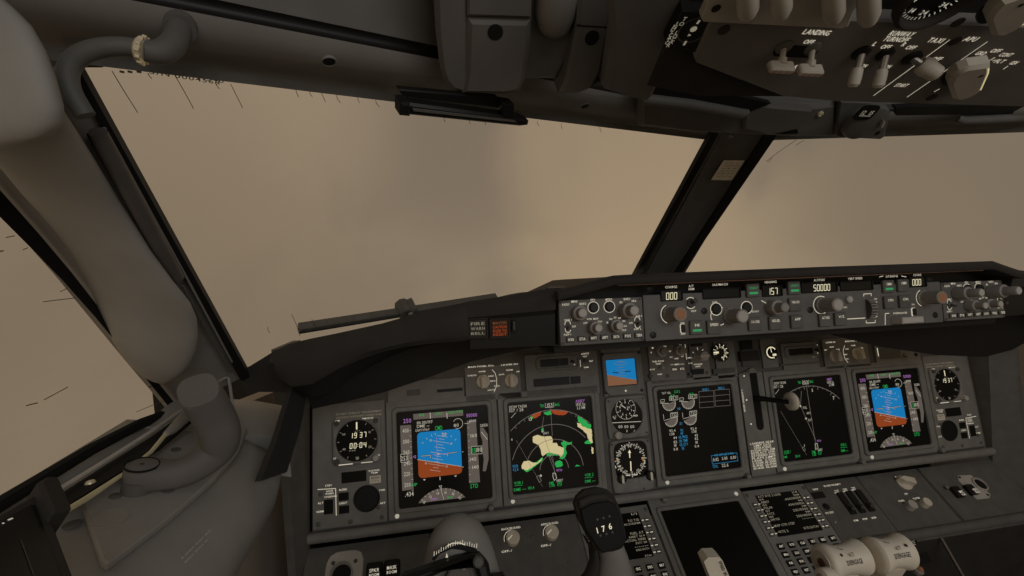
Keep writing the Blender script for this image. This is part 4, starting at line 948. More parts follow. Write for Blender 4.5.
# ------------------------------------------------------------------ clocks and the small panels at each end
def clock_panel(side, digits2):
    s = side; cu = s * 0.6725
    fr = 'captain' if s < 0 else 'copilot'
    t = Thing('end_panel', ('grey panel below the clock nearest the tiller with an INOP sticker and brake dial' if s < 0 else 'grey panel below the clock at the copilot end with an INOP sticker and brake dial'), 'panel', MIP, (cu, 0), 0.0)
    fit_plate(t, -0.0635, 0.0635, DV0, DV1 + .004, .002, 0, .0032, 'panel_dark' if False else 'panel', .0008)
    F = lambda u, v: (s * (u + 0.6725) * -1 * -1 if False else (u - cu if s < 0 else -(u) - cu + 0) if False else (u - cu), v)
    z0 = 0.0034; b = MB()
    lm = lambda x, y: (lambda c: (c[0] if s < 0 else -c[0] , c[1]))((MIP.uv(x, y, 0)[0] + 0.6725, MIP.uv(x, y, 0)[1]))
    tx = lambda s_, x, y, wpx, h=.0032, mi=0: b.text(s_, *lm(x, y), h, z0, width=wpx * .0019, mi=mi)
    tx('DO NOT OPERATE THIS EQUIPMENT', 359.5, 412.3, 43, .0032, 1); tx('WITHOUT SUFFICIENT VOICE LEVEL', 359.5, 415.8, 43, .0032, 1)
    tx('STBY' if s < 0 else 'PARK', 329, 485, 6); tx('NOSE', 330, 490.5, 6, .0028); tx('WHEEL', 330, 493, 8, .0028); tx('STEERING', 331, 496, 11, .0028); tx('ALT', 321, 502.5, 5); tx('NORM', 320.5, 511, 6); tx('BLEED', 343.5, 489, 7); tx('LIGHT', 343.5, 502.5, 7); tx('FUEL QTY', 366, 489.8, 11); tx('FWD', 382.5, 489.5, 5); tx('AFT', 383, 502.5, 5); tx('RUDDER', 374.5, 470, 10, .0026); tx('TRIM', 374.5, 472.3, 6, .0026)
    b.line([lm(318, 489), lm(336, 488), lm(336.7, 515)], .0011, z0)
    t.part('lettering', b, ['ink', 'paper'])
    c = lm(367, 498); t.part('round_gauge', MB().ring(circ(c[0], c[1], .0232), circ(c[0], c[1], .0200), .003, .0050, .0010).disc(c[0], c[1], .0206, .0036), 'black', sharp=50)
    a = lm(341.7, 484.5); d_ = lm(366.5, 469)
    def win(x0, y0, x1, y1, nm='dark_window'):
        a = lm(x0, y1); c = lm(x1, y0); xx = sorted((a[0], c[0]))
        t.part(nm, MB().box(xx[0], xx[1], a[1], c[1], .003, .0042, .0004), 'screen_glass')
    win(342, 469.5, 366.5, 483); win(339, 491.5, 349, 500.5); win(339.5, 504.5, 349.5, 513.5); win(324.5, 498.5, 333.5, 514)
    a = lm(370, 483.2); c = lm(381, 474.5); xx = sorted((a[0], c[0]))
    k = Thing('sticker', 'small cream INOP sticker below the clock ' + ('nearest the tiller' if s < 0 else 'at the copilot end'), 'sticker', MIP, (cu + (xx[0] + xx[1]) / 2, (a[1] + c[1]) / 2), 0.0034)
    w_ = xx[1] - xx[0]; h_ = c[1] - a[1]; k.part('sheet', MB().box(-w_ / 2, w_ / 2, -h_ / 2, h_ / 2, 0, .0006), 'paper')
    b = MB(); b.text('INOP', 0, h_ * .2, h_ * .3, .0009, width=w_ * .7); b.text('SEE TECH LOG', 0, -h_ * .2, h_ * .18, .0009, width=w_ * .75); k.part('lettering', b, 'streak')
    screws(t, [(-.054, -.095), (.054, -.096), (.048, -.078), (.0, -.097), (-.05, -.045)], .0032, .004, 'panel_dark')
    # the clock itself
    cx, cy = lm(357.5, 440)
    k = Thing('clock', ('round black clock reading 1937 above 00:04 at the tiller end of the panel' if s < 0 else 'round black clock reading 1937 at the copilot end of the panel'), 'clock', MIP, (cu + cx, cy), 0.0034)
    KS = .9
    k.o.matrix_basis = k.mat @ Matrix.Scale(KS, 4)
    k.part('case', MB().ring(rrect(0, 0, .094, .092, .010, 6)[::1], [(.0405 * math.cos(a_), .0405 * math.sin(a_)) for a_ in [rad(-90 + (i - 3) * 360 / 28) + rad(45) for i in range(28)]], 0, .006, .0012), 'panel', sharp=50)
    k.part('dial', MB().disc(0, 0, .0412, .003, 40), 'screen_glass')
    b = MB()
    for i in range(12):
        a_ = rad(30 * i); e_ = Vector((math.sin(a_), math.cos(a_))); b.line([e_ * .034, e_ * .038], .0008, .0034, 1)
    for i in (2, 4, 8, 10):
        a_ = rad(30 * i); b.text(str(i * 5), math.sin(a_) * .029, math.cos(a_) * .029, .0042, .0034, mi=1)
    b.line([(0, .022), (0, .036)], .0026, .0036, 0)
    for i in range(3): b.line([(-.004 + .004 * i, .019), (-.002 + .004 * i, .019)], .0010, .0034, 1)
    b.text('30', 0, -.034, .005, .0034, mi=1)
    b.seg7('19', -.0065, .0105, .0095, .0078, .0036, lw=.0012); b.seg7('37', .012, .0105, .0095, .0078, .0036, lw=.0012)
    if digits2: b.seg7('00', -.0075, -.0095, .0095, .0078, .0036, lw=.0012); b.seg7(':', .0015, -.0095, .0095, .0078, .0036, lw=.0012); b.seg7('04', .0115, -.0095, .0095, .0078, .0036, lw=.0012); b.text('ET RUN', -.009, -.0185, .0028, .0036, width=.012, mi=1)
    k.part('lettering', b, ['digit', 'ink_dim'])
    b = MB(); b.text('CHR', -.036, .0425, .0030, .0064); b.text('TIME/DATE', .022, .0425, .0028, .0064, width=.022); b.text('ET', -.042, -.030, .003, .0064); b.text('RESET', .042, -.032, .003, .0064, width=.006); b.line([(-.035, -.0435), (-.008, -.0435)], .0018, .0064); b.line([(.008, -.0435), (.03, -.0435)], .0014, .0064)
    k.part('lettering', b, 'ink')
    for x_, y_ in ((-.038, .037), (.038, .037), (-.038, -.037)): k.part('push_button', MB().lathe([(.005, 0), (.005, .003), (.004, .0038), (0, .0038)], x_, y_, 14), 'knob_dark', matrix=Matrix.Translation((0, 0, .006)))
    k.part('set_knob', MB().lathe([(.0062, 0), (.0058, .010), (.005, .011), (0, .011)], .037, -.036, 16), 'knob_grey', matrix=Matrix.Translation((0, 0, .006)))
clock_panel(-1, True); clock_panel(1, False)
# ------------------------------------------------------------------ smaller modules on the main panel
def module(name, label, cat, fr, x0, y0, x1, y1, mat='panel', z1=.0035, group=None, r=.002, plate=True):
    """flat faceplate spanning two photo corners (upper-left, lower-right) on its panel"""
    a = fr.uv(x0, y0); c = fr.uv(x1, y1); u = (a[0] + c[0]) / 2; v = (a[1] + c[1]) / 2
    t = Thing(name, label, cat, fr, (u, v), 0.0, group); t.hw = (c[0] - a[0]) / 2; t.hh = (a[1] - c[1]) / 2; t.z = z1
    if plate: fit_plate(t, -t.hw + .0006, t.hw - .0006, -t.hh + .0006, t.hh - .0006, r, 0, z1, mat)
    t.b = MB(); return t
def lab(t, s_, x, y, wpx, h=.0031, mi=0, k=.0021, rot=0): c = t.p(x, y, t.z); t.b.text(s_, c[0], c[1], h, t.z + .0004, width=wpx * k, mi=mi, rot=rot)
def seg(t, pts, wd=.0009, mi=0): t.b.line([t.p(*v, t.z) for v in pts], wd, t.z + .0004, mi)
def done(t, mats='ink'):
    t.part('lettering', t.b, mats)
def boxwin(t, x0, y0, x1, y1, mat='screen_glass', name='dark_window', d=.0008, parent=None):
    a = t.p(x0, y1, t.z); c = t.p(x1, y0, t.z); return t.part(name, MB().box(a[0], c[0], a[1], c[1], t.z - .0005, t.z + d, .0003), mat, parent)

# captain display selector panel (two pointer knobs)
t = module('display_selector_panel', 'small grey panel with two pale pointer knobs above the captain displays', 'control panel', MIP, 464, 367, 522, 397.5)
lab(t, 'MAIN PANEL DUs', 481, 366.3, 24); lab(t, 'LOWER DU', 509.5, 364.5, 16); lab(t, 'NORM', 482, 371.5, 6, .0026); lab(t, 'OUTBD PFD', 472, 375.5, 8, .0026); lab(t, 'NORM', 509.5, 370, 6, .0026); lab(t, 'ENG PRI', 501.5, 374.5, 5, .0026); lab(t, 'ND', 518, 371.5, 3, .0026); lab(t, 'INBD', 491, 376, 5, .0024); lab(t, 'MFD', 493, 381, 5, .0024); lab(t, 'PFD', 497, 386, 5, .0024); lab(t, 'ENG PRI', 491.5, 390, 7, .0024)
seg(t, [(492, 369.5), (495, 373), (496.7, 379), (496.5, 386), (494, 392)])
done(t)
o1 = knob_part(t, 'selector_knob', t.p(483, 381.5), 'pointer', 'cream', .0125, .018, .0035, 0, None); o2 = knob_part(t, 'selector_knob', t.p(511, 380.5), 'pointer', 'cream', .0125, .018, .0035, 0, None)
t.b = MB()
# copilot twin
t = module('display_selector_panel', 'small grey panel with two pale pointer knobs above the copilot displays', 'control panel', MIP, 820, 339.5, 870, 366)
lab(t, 'LOWER DU', 830.5, 342.3, 12); lab(t, 'MAIN PANEL DUs', 852, 341, 18); lab(t, 'NORM', 831.5, 347, 5, .0026); lab(t, 'ND', 825.5, 350, 3, .0026); lab(t, 'ENG', 838, 349.5, 4, .0026); lab(t, 'NORM', 853, 345.5, 5, .0026); lab(t, 'INBD', 847, 349, 4, .0024); lab(t, 'MFD', 845.5, 354.5, 4, .0024); lab(t, 'PFD', 847, 359, 4, .0024); lab(t, 'OUTBD', 861, 348, 5, .0024)
seg(t, [(844.5, 345.5), (843, 351), (844.5, 358), (848, 363)]); done(t)
knob_part(t, 'selector_knob', t.p(832.5, 356), 'pointer', 'cream', .0125, .018, .0035, .15); knob_part(t, 'selector_knob', t.p(855, 354), 'pointer', 'cream', .0125, .018, .0035, .15)
# blank strip left of the captain selectors
t = module('blanking_cover', 'blank grey strip above the captain flight display with a small black nameplate', 'panel', MIP, 388, 397, 463, 398.8, z1=.003)
for o in list(t.o.children): bpy.data.objects.remove(o)
a = t.p(388, 406.5); c = t.p(463, 369); a2 = t.p(388, 380)
fit_plate(t, a[0], c[0], t.p(426, 402)[1], t.p(426, 380)[1], .002, 0, .003)
t.z = .003; boxwin(t, 437, 387.5, 462.5, 392.5, 'black', 'nameplate'); boxwin(t, 407, 389, 420, 396, 'panel_dark', 'cover'); c = t.p(440, 390.5, .004)
t.b = MB(); lab(t, 'RIGHT TO LEFT', 450, 390, 17, .0024); t.z = .0042; done(t, 'ink_dim')

def annun(label, F, mir=False):
    t = module('annunciator_unit', label, 'control panel', MIP, *F['rect'])
    c = F['frame']; a = t.p(c[0], c[3], t.z); d_ = t.p(c[2], c[1], t.z); w_, h_ = d_[0] - a[0], d_[1] - a[1]
    t.part('frame', MB().ring(rrect((a[0] + d_[0]) / 2, (a[1] + d_[1]) / 2, w_, h_, h_ * .35, 4), rrect((a[0] + d_[0]) / 2, (a[1] + d_[1]) / 2, w_ - .006, h_ - .012, h_ * .1, 4), .003, .0065, .0012, zi=.0036), 'panel')
    for x, y in F['btn']:
        q_ = t.p(x, y, t.z); o = t.part('push_light', MB().prism(rrect(q_[0], q_[1], .0175, .0165, .001), .0035, .0060, .0006), 'black')
        t.part('rim', MB().ring(rrect(q_[0], q_[1], .0182, .0172, .001), rrect(q_[0], q_[1], .0172, .0162, .001), .0030, .0061), 'knob_dark', o)
    toggle_part(t, t.p(*F['tog'], t.z), .0035, .012, (10, -10), mat='knob_dark')
    lab(t, 'TEST', F['tog'][0] - 1, F['tog'][1] + 7, 5, .0026); lab(t, '1', F['tog'][0] + 2.5, F['tog'][1] - 4.2, 1.5, .0026); lab(t, '2', F['tog'][0] + 3, F['tog'][1] + 3.5, 1.5, .0026); done(t)
    boxwin(t, *F['bar'], 'panel_dark' if mir else 'black', 'blank_bar', .002)
    if 'box' in F: boxwin(t, *F['box'], 'black', 'blank_window', .002)
    return t
annun('grey annunciator module of three black square lights above the captain map display', dict(rect=(523.5, 355, 600, 393), frame=(536, 354.5, 578, 372), btn=((544.6, 362.6), (554, 362), (563.4, 361.2)), tog=(571.6, 361), bar=(534, 376.5, 569, 387), box=(571, 376, 580, 384)))
annun('grey annunciator module of three square lights above the copilot map display', dict(rect=(779, 343.5, 819.5, 369), frame=(785, 344.5, 818.5, 359), btn=((792.5, 351.3), (800.5, 350.5), (808.5, 350)), tog=(814.5, 349.5), bar=(780, 361.5, 818, 366)), True)
t = module('light_switch_panel', 'small square grey LIGHTS switch plate beside the little standby horizon', 'switch panel', MIP, 578.3, 350.5, 594.5, 370, 'trim_grey', .0060)
lab(t, 'LIGHTS', 585, 353.7, 7.5, .003); lab(t, 'TEST', 585, 356.5, 4.5, .0026); lab(t, 'BRT', 591.3, 361, 4, .0026); lab(t, 'DIM', 586.2, 367.3, 4.5, .0026); seg(t, [(580, 360), (580.5, 367)], .0008); done(t)
toggle_part(t, t.p(585.3, 361.3, t.z), .0045, .014, (-5, 5), mat='knob_dark', name='toggle_switch')

# standby column
def col_plate(name, label, v0, v1, cat='instrument'):
    t = Thing(name, label, cat, MIP, (-.1335, (v0 + v1) / 2), 0.0); t.z = .0035; t.hh = (v1 - v0) / 2
    t.b = MB(); return t
t = col_plate('standby_horizon', 'little square standby horizon screen, blue over brown, above the round standby dials', .080, .187)
oc = [(-.0435, -t.hh + .001), (.0435, -t.hh + .001), (.0435, t.hh), (-.0435, t.hh)]
t.part('faceplate', MB().prism(oc, 0, .0035, .0008), 'panel')
a, c = t.p(606.9, 386.5), t.p(633.8, 357.8); w_ = c[0] - a[0]; h_ = c[1] - a[1]; cx, cy = (a[0] + c[0]) / 2, (a[1] + c[1]) / 2
t.part('bezel', MB().ring([(cx + x, cy + y) for x, y in ((-.040, -.034), (-.030, -.046), (.030, -.046), (.040, -.034), (.040, .034), (.034, .040), (-.034, .040), (-.040, .034))], [(cx + x * w_ / 2, cy + y * h_ / 2) for x, y in ((-1, -.9), (-.9, -1), (.9, -1), (1, -.9), (1, .9), (.9, 1), (-.9, 1), (-1, .9))], .003, .0085, .002), 'panel')
s_ = t.part('screen', MB().box(cx - w_ / 2, cx + w_ / 2, cy - h_ / 2, cy + h_ / 2, .002, .0042), 'screen_glass')
b = MB(); q = Q(t, 590, 340, 4.797, .0042); p4 = [q(82, 92), q(207, 82), q(217, 215), q(93, 226)]; x0, x1, y0, y1 = cx - w_ / 2 + .001, cx + w_ / 2 - .001, cy - h_ / 2 + .001, cy + h_ / 2 - .001
hl = q(90, 166)[1]; hr = q(217, 192)[1]
b.poly([(x0, hl), (x1, hr), (x1, y1), (x0, y1)], .0045, 0); b.poly([(x0, y0), (x1, y0), (x1, hr), (x0, hl)], .0045, 1)
for k in range(-3, 4): m_ = Vector((cx, cy + .004 + k * .0055)); b.line([m_ + Vector((-.006 if k % 2 else -.010, .001)), m_ + Vector((.006 if k % 2 else .010, -.001))], .0008, .0048, 2)
b.line([q(108, 155), q(138, 158)], .0016, .0050, 3); b.line([q(165, 152), q(195, 149)], .0016, .0050, 3); b.line([(x0, hl), (x1, hr)], .0006, .0048, 2); b.arc(cx, cy, .022, 50, 130, .0007, .0048, 12, 2)
t.part('attitude_ball', b, ['blue', 'brown2', 'dimw', 'black'], s_)
screws(t, [t.p(601.7, 354.5), t.p(638, 352.2), t.p(641, 390), t.p(605.5, 392.7)], .0035, .0032, 'black'); c = t.p(624, 390.5); screws(t, [c], .0085, .0018, 'ink', 'indicator')

t = col_plate('standby_altimeter', 'round black standby altimeter and airspeed dial below the little horizon screen', -.0045, .0795)
q = Q(t, 600, 390, 5.76, .0035); c0 = q(155, 152); R_ = .0338
t.part('faceplate', MB().ring(squircle(0, 0, .087, .083, 40, 14), [(c0[0] + R_ * math.cos(2 * PI * i / 40), c0[1] + R_ * math.sin(2 * PI * i / 40)) for i in range(40)], 0, .0045, .001), 'panel', sharp=45)
d_ = t.part('dial', MB().disc(c0[0], c0[1], R_ + .0005, .0012, 40), 'screen_glass')
b = MB(); z = .0016; ci = q(150, 108)
for i in range(10):
    a_ = 2 * PI * i / 10; e_ = Vector((math.sin(a_), math.cos(a_))); c = Vector(ci); b.line([c + e_ * .0165, c + e_ * .0198], .0016, z); b.text(str(i), *(c + e_ * .0128), .0042, z)
b.arc(ci[0], ci[1], .021, -140, 140 + 180, .0006, z, 30); b.line([q(120, 85), q(165, 115)], .0018, z); b.box(ci[0] + .000, ci[0] + .012, ci[1] - .001, ci[1] + .005, z, z + .0003, 0, 1); b.text('50', ci[0] + .006, ci[1] + .002, .004, z + .0005)
b.line([q(68, 190), q(238, 182)], .0013, z); b.text('ALT', *q(85, 155), .0034, z, width=.008); b.text('MB', *q(208, 148), .0034, z, width=.009); b.text('IN', *q(88, 165), .003, z)
for x in (120, 154, 188): b.text('00', *q(x, 212), .0055, z, width=.0085)
b.arc(*q(154, 205), .020, -150, -30, .0007, z, 14); b.line([q(157, 230), q(158, 244)], .0014, z)
t.part('markings', b, ['w', 'black'], d_)
c = q(96, 258); t.part('set_knob', MB().lathe([(.0078, 0), (.0076, .010), (.006, .0115), (.004, .0115), (.004, .010), (0, .010)], c[0], c[1], 18, None, 9, .05), 'knob_grey', matrix=Matrix.Translation((0, 0, .004)))
screws(t, [(-.037, .034), (.037, .034), (.038, -.034)], .0045, .002, 'knob_dark')

t = col_plate('radio_magnetic_indicator', 'round compass dial with a pale upright needle below the standby altimeter', -.1085, -.0055)
q = Q(t, 600, 390, 5.76, .0035); c0 = q(180, 402); R_ = .0355
t.part('faceplate', MB().ring(squircle(0, 0, .087, .101, 40, 14), squircle(c0[0], c0[1], R_ * 2, R_ * 2, 40, 5), 0, .0045, .001), 'panel', sharp=45)
d_ = t.part('dial', MB().poly(squircle(c0[0], c0[1], R_ * 2 + .001, R_ * 2 + .001, 40, 5), .0012), 'screen_glass')
b = MB(); C0 = Vector(c0)
for i in range(36):
    a_ = 2 * PI * i / 36; e_ = Vector((math.sin(a_), math.cos(a_)))
    if i % 3: b.line([C0 + e_ * .0265, C0 + e_ * .0315], .0012, z)
    else: b.text('N 3 6 E 12 15 S 21 24 W 30 33'.split()[i // 3], *(C0 + e_ * .0262), .0062, z, rot=-a_)
    if i % 3 == 0: b.line([C0 + e_ * .031, C0 + e_ * .0338], .0018, z)
b.arc(c0[0], c0[1], .0295, 0, 360, .0005, z, 40)
t.part('markings', b, 'w', d_)
b = MB(); b.poly([q(172, 345), q(163, 362), q(169, 364), q(171, 392), q(176, 392), q(175, 364), q(181, 362)], z + .0004); b.line([q(178, 408), q(181, 468)], .0022, z + .0004); b.disc(c0[0], c0[1], .0035, z + .0005, 14, 1)
t.part('needle', b, ['digit', 'black'], d_)
b = MB(); b.line([q(98, 395), q(103, 412)], .0022, z, 0); b.line([q(248, 388), q(252, 410)], .0026, z, 0); b.line([q(258, 410), q(262, 425)], .0016, z, 1); b.line([q(90, 438), q(95, 452)], .0014, z, 1); b.line([q(150, 494), q(175, 492)], .0016, z, 1); b.line([q(190, 491), q(218, 489)], .0016, z, 1); t.part('flags', b, ['amber', 'ink'], d_)
for x, y in ((124, 508), (288, 490)): 
    c = q(x, y); o = t.part('selector_knob', MB().lathe([(.0095, 0), (.0095, .004), (.0075, .0055), (0, .0055)], c[0], c[1], 18), 'black', matrix=Matrix.Translation((0, 0, .0045))); t.part('pointer', MB().prism([(c[0] - .0016, c[1] - .0075), (c[0] + .0016, c[1] - .0075), (c[0] + .0016, c[1] + .005), (c[0], c[1] + .008), (c[0] - .0016, c[1] + .005)], .0055, .0095, .0006), 'ink_dim', o)
screws(t, [(-.038, .044), (.038, .044), (.02, -.046)], .0045, .002, 'knob_dark')

# centre upper modules
t = module('thrust_reference_panel', 'grey panel with N1 set and speed reference knobs and fuel flow switch above engine display', 'control panel', MIP, 646, 341, 686.5, 381.5, 'trim_grey')
lab(t, 'N1 SET', 655.5, 342, 6.5); lab(t, 'AUTO', 656, 344.8, 5, .0026); lab(t, 'SPD REF', 674, 341, 9); lab(t, 'AUTO', 674.5, 343.6, 5, .0026); lab(t, 'BOTH', 664, 346.5, 4.5, .0026); lab(t, '1', 652.5, 348, 1.5, .0026); lab(t, '2', 651, 352.5, 1.5, .0026); lab(t, 'V1', 680, 344.5, 2.5, .0026); lab(t, 'VR', 682.3, 356.3, 3, .0026); lab(t, 'WT', 671, 357.3, 3, .0026); lab(t, 'VREF', 676.3, 358.6, 4.5, .0026); lab(t, 'SET', 670, 351.3, 2.5, .0024)
lab(t, 'FUEL FLOW', 658.3, 361.3, 12); lab(t, 'RESET', 658.6, 363.8, 6, .0026); lab(t, 'RATE', 652.3, 369.5, 5, .0026); lab(t, 'USED', 659.7, 374.3, 5, .0026); lab(t, 'MFD', 677, 364.4, 5); lab(t, 'ENG', 674.6, 369.3, 4.5, .004); lab(t, 'SYS', 682, 368.8, 4.5, .004)
seg(t, [(684.5, 340), (686.5, 359.5)]); seg(t, [(670.5, 364.8), (673.5, 364.6)], .0006); seg(t, [(680, 364.3), (684, 364)], .0006); done(t)
for x, y in ((660, 351.5), (678.5, 350.8)): knob_part(t, 'selector_knob', t.p(x, y, t.z), 'stacked', 'knob_grey', .0115, .022, .0035, cap='knob_mid')
for x, y in ((674.6, 369.3), (682, 368.8)): 
    c = t.p(x, y, t.z); t.part('push_button', MB().ring(rrect(c[0], c[1], .0125, .0085, .003), rrect(c[0], c[1], .0110, .0070, .003), .003, .0045), 'knob_dark')
toggle_part(t, t.p(658.8, 369, t.z), .0042, .014, (20, 12), mat='knob_grey'); screws(t, [t.p(650, 376), t.p(666.5, 375.8)], .0035, .0042, 'panel_dark')
t = module('autobrake_panel', 'grey autobrake panel with a pale ribbed knob beside the round flap dial', 'control panel', MIP, 687, 337.5, 711, 379, 'trim_grey')
lab(t, 'AUTO BRAKE DISARM', 696.5, 338.7, 14, .0026); lab(t, 'OFF', 689, 357.8, 3.5, .0026); lab(t, 'RTO', 690.5, 363.3, 4.5, .0026); lab(t, 'ANTISKID', 698, 364.3, 9.5, .0028); lab(t, 'INOP', 698, 366.5, 5.5, .0026)
seg(t, [(692.5, 352), (694, 353.2)]); seg(t, [(697.2, 347.3), (697.5, 350)]); seg(t, [(703.2, 349.3), (702.2, 350.8)]); seg(t, [(687.5, 358), (692, 357.8)], .0007); done(t)
boxwin(t, 690.3, 340.3, 702, 346.7, 'black'); boxwin(t, 692.5, 368.5, 703.5, 374.8, 'black')
o = knob_part(t, 'autobrake_knob', t.p(698, 356, t.z), 'round', 'knob_grey', .0105, .026, .0035); b = MB(); b.box(-.0102, .0102, -.0014, .0014, .026, .0268); t.part('index_line', b, 'cream', o)
screws(t, [t.p(689.5, 374.3), t.p(706, 372.5)], .0035, .0036, 'panel_dark')
t = module('flap_gauge', 'round black flap position dial with white numerals beside the autobrake knob', 'gauge', MIP, 711.5, 336, 737.5, 377.5)
C_ = Vector(t.p(720.5, 352.3, t.z)); r_ = .0185
t.part('case', MB().ring(circ(C_.x, C_.y, r_ + .002, 32), circ(C_.x, C_.y, r_ - .0006, 32), .003, .006, .0008), 'knob_dark', sharp=50); d_ = t.part('dial', MB().disc(C_.x, C_.y, r_, .0039, 32), 'screen_glass')
b = MB()
for i, s_ in enumerate(('UP', '1', '2', '5', '10', '15', '25', '30', '40')):
    a_ = rad(165 - i * 33 + 90 - 80); a_ = rad(270 + 0 - (i - 0) * 33 - 180 - 10) if False else rad(180 - 30 - i * 33 + 40); e_ = Vector((math.cos(a_), math.sin(a_)))
    b.text(s_, *(C_ + e_ * .0118), .0046, .0043, width=None); b.line([C_ + e_ * .0150, C_ + e_ * .0178], .0016, .0043)
b.poly([tuple(C_ + Vector(v)) for v in ((-.017, -.0005), (-.005, -.0022), (-.005, .0022), (-.017, .0018))], .0045)
t.part('markings', b, 'digit', d_); boxwin(t, 713.5, 367.5, 734.5, 374, 'panel_dark', 'blank_bar', .0015)
t = module('blanking_unit', 'plain dark recessed box panel between the flap dial and brake pressure dial', 'panel', MIP, 738, 337.5, 757, 366, 'panel_dark', .003)
boxwin(t, 741, 340, 750.5, 350, 'black', 'recess', .004); boxwin(t, 739.5, 350.5, 757, 361.5, 'hood_black', 'cover', .006); t.b = MB()
t = module('brake_pressure_gauge', 'small round brake pressure dial with pale ring scale above the gear lever', 'gauge', MIP, 757.8, 335.5, 778.4, 367.5)
C_ = Vector(t.p(771.3, 352.5, t.z)); r_ = .0145
t.part('case', MB().ring(circ(C_.x, C_.y, r_ + .0016, 28), circ(C_.x, C_.y, r_ - .0004, 28), .003, .0055, .0008), 'knob_dark', sharp=50); d_ = t.part('dial', MB().disc(C_.x, C_.y, r_, .0039, 28), 'screen_glass')
b = MB(); b.arc(C_.x, C_.y, .0115, 30, 285, .0026, .0043, 22); b.line([C_, C_ + Vector((-.001, .010))], .0018, .0046); b.box(C_.x + .002, C_.x + .011, C_.y - .0075, C_.y - .0030, .0042, .0044); b.line([C_ + Vector((.0045, -.0085)), C_ + Vector((.0045, -.0140))], .0014, .0043); t.part('markings', b, 'digit', d_)
t = module('ground_proximity_panel', 'dark blank panel with small grey switch above the copilot flight display', 'switch panel', MIP, 872, 341, 921, 363.5, 'panel', .003)
seg(t, [(877, 348), (878.5, 356.3)], .0022); done(t, 'ink'); boxwin(t, 880, 345, 899, 359.5, 'panel_dark', 'blank_plate'); toggle_part(t, t.p(904.3, 355, t.z), .005, .012, (0, -20), mat='knob_mid'); screws(t, [t.p(914.5, 354.5), t.p(901.5, 347.5)], .003, .0045, 'black')

# landing gear lever
t = Thing('landing_gear_control', 'narrow grey landing gear panel with long lever slot and speed placard', 'control panel', MIP, (.1575, -.0022), 0.0); t.z = .0035; t.b = MB()
sl = [t.p(x, y, t.z) for x, y in ((754.5, 368), (762, 430))]; sc_ = (t.p(756.5, 398, t.z)[0], (sl[0][1] + sl[1][1]) / 2)
hw_, hh_ = .0088, (sl[0][1] - sl[1][1]) / 2
n_ = 24
outer = rrect(0, 0, .0575, .2140, .002, 5); inner = rrect(sc_[0], sc_[1], hw_ * 2, hh_ * 2, hw_ * .98, 5)
t.part('faceplate', MB().ring(outer, inner, 0, .0035, .0006), 'panel'); t.part('slot', MB().prism(rrect(sc_[0], sc_[1], hw_ * 2, hh_ * 2, hw_ * .98, 5), -.0002, .0012), 'rubber')
for s_, x, y in (('UP', 744, 376), ('OFF', 746.5, 400), ('DN', 751, 424)): c = t.p(x, y, t.z); t.b.disc(c[0], c[1], .0018, t.z + .0005, 10)
lab(t, 'LANDING GEAR', 743.3, 401, 22, .0036, rot=-PI / 2 * 1.0)
done(t)
k = Thing('speed_placard', 'pale placard of landing gear and flap speed limits below the gear lever slot', 'placard', MIP, px=(763.5, 456), w=.004); k.b = MB(); k.z = .0
x0, y0 = k.p(752.5, 470); x1, y1 = k.p(773, 440)
for i in range(11):
    yy = y1 - (y1 - y0) * (i + .5) / 11; s_ = ('LANDING GEAR', 'LIMIT (IAS)', 'OPERATING', 'EXTEND 270K-.82M', 'RETRACT 235K', 'EXTENDED 320K', 'FLAPS LIMIT', '1-250K  2-250K', '5-250K 10-210K', '15-195K 25-170K', '30-165K 40-156K')[i]
    k.b.text(s_, 0, yy, .0040, .0010, width=(x1 - x0) * (.98 if i not in (1, 2) else .7))
k.part('sheet', MB().prism(rrect(0, (y0 + y1) / 2, x1 - x0 + .002, y1 - y0 + .003, .001), -.0003, .0006), 'panel'); k.part('lettering', k.b, 'ink')
k = Thing('landing_gear_lever', 'black landing gear lever with round grey wheel-shaped knob over the copilot map display', 'lever', MIP, px=(757, 398), w=.005)
k.part('lever_arm', MB().tube([(-.0015, 0, .002), (-.001, 0, .03), (-.003, 0, .084), (.001, 0, .0885)], [.0058, .0052, .0048, .0042], 14), 'black')
rings = [[Vector((x, math.cos(q_) * r_, .086 + math.sin(q_) * r_)) for q_ in [2 * PI * j / 28 for j in range(28)]] for x, r_ in ((.0022, .006), (.0025, .0105), (.0036, .0150), (.0058, .0172), (.0120, .0172), (.0142, .0150), (.0150, .010))]
k.part('wheel_knob', MB().loft(rings), 'cream')

# ------------------------------------------------------------------ lower aisle stand and lower side panels
t = Thing('aisle_stand', 'dark grey sloping lower panel structure under the main instrument panel rail', 'panel', LOW, (0, 0), -.012)
vlo = LOW.uv(900, 535)[1]; LTOP = .016
t.part('back_plate', MB().box(-.745, .745, vlo - .004, -.004, -.006, .0105), 'panel_dark'); t.part('back_plate', MB().box(-.250, .250, -.44, vlo - .0045, -.006, .0105), 'panel_dark')
for s_ in (-1, 1): b = MB(); b.tube([(s_ * .255, vlo - .004, .014), (s_ * .765, vlo - .004, .014)], .0095, 14); b.box(min(s_ * .255, s_ * .765), max(s_ * .255, s_ * .765), vlo - .016, vlo - .004, -.004, .014, .0); t.part('lower_rail', b, 'panel_dark')
rw = LOW.world(0, vlo - .016, .004)
for s_ in (-1, 1): b = MB(); b.slab([t.W((s_ * .262, rw.y + .004, rw.z)), t.W((s_ * .768, rw.y + .004, rw.z)), t.W((s_ * .768, rw.y + .07, -.84)), t.W((s_ * .262, rw.y + .07, -.84))], (0, .012, 0)); t.part('kick_panel', b, 'hood_black')
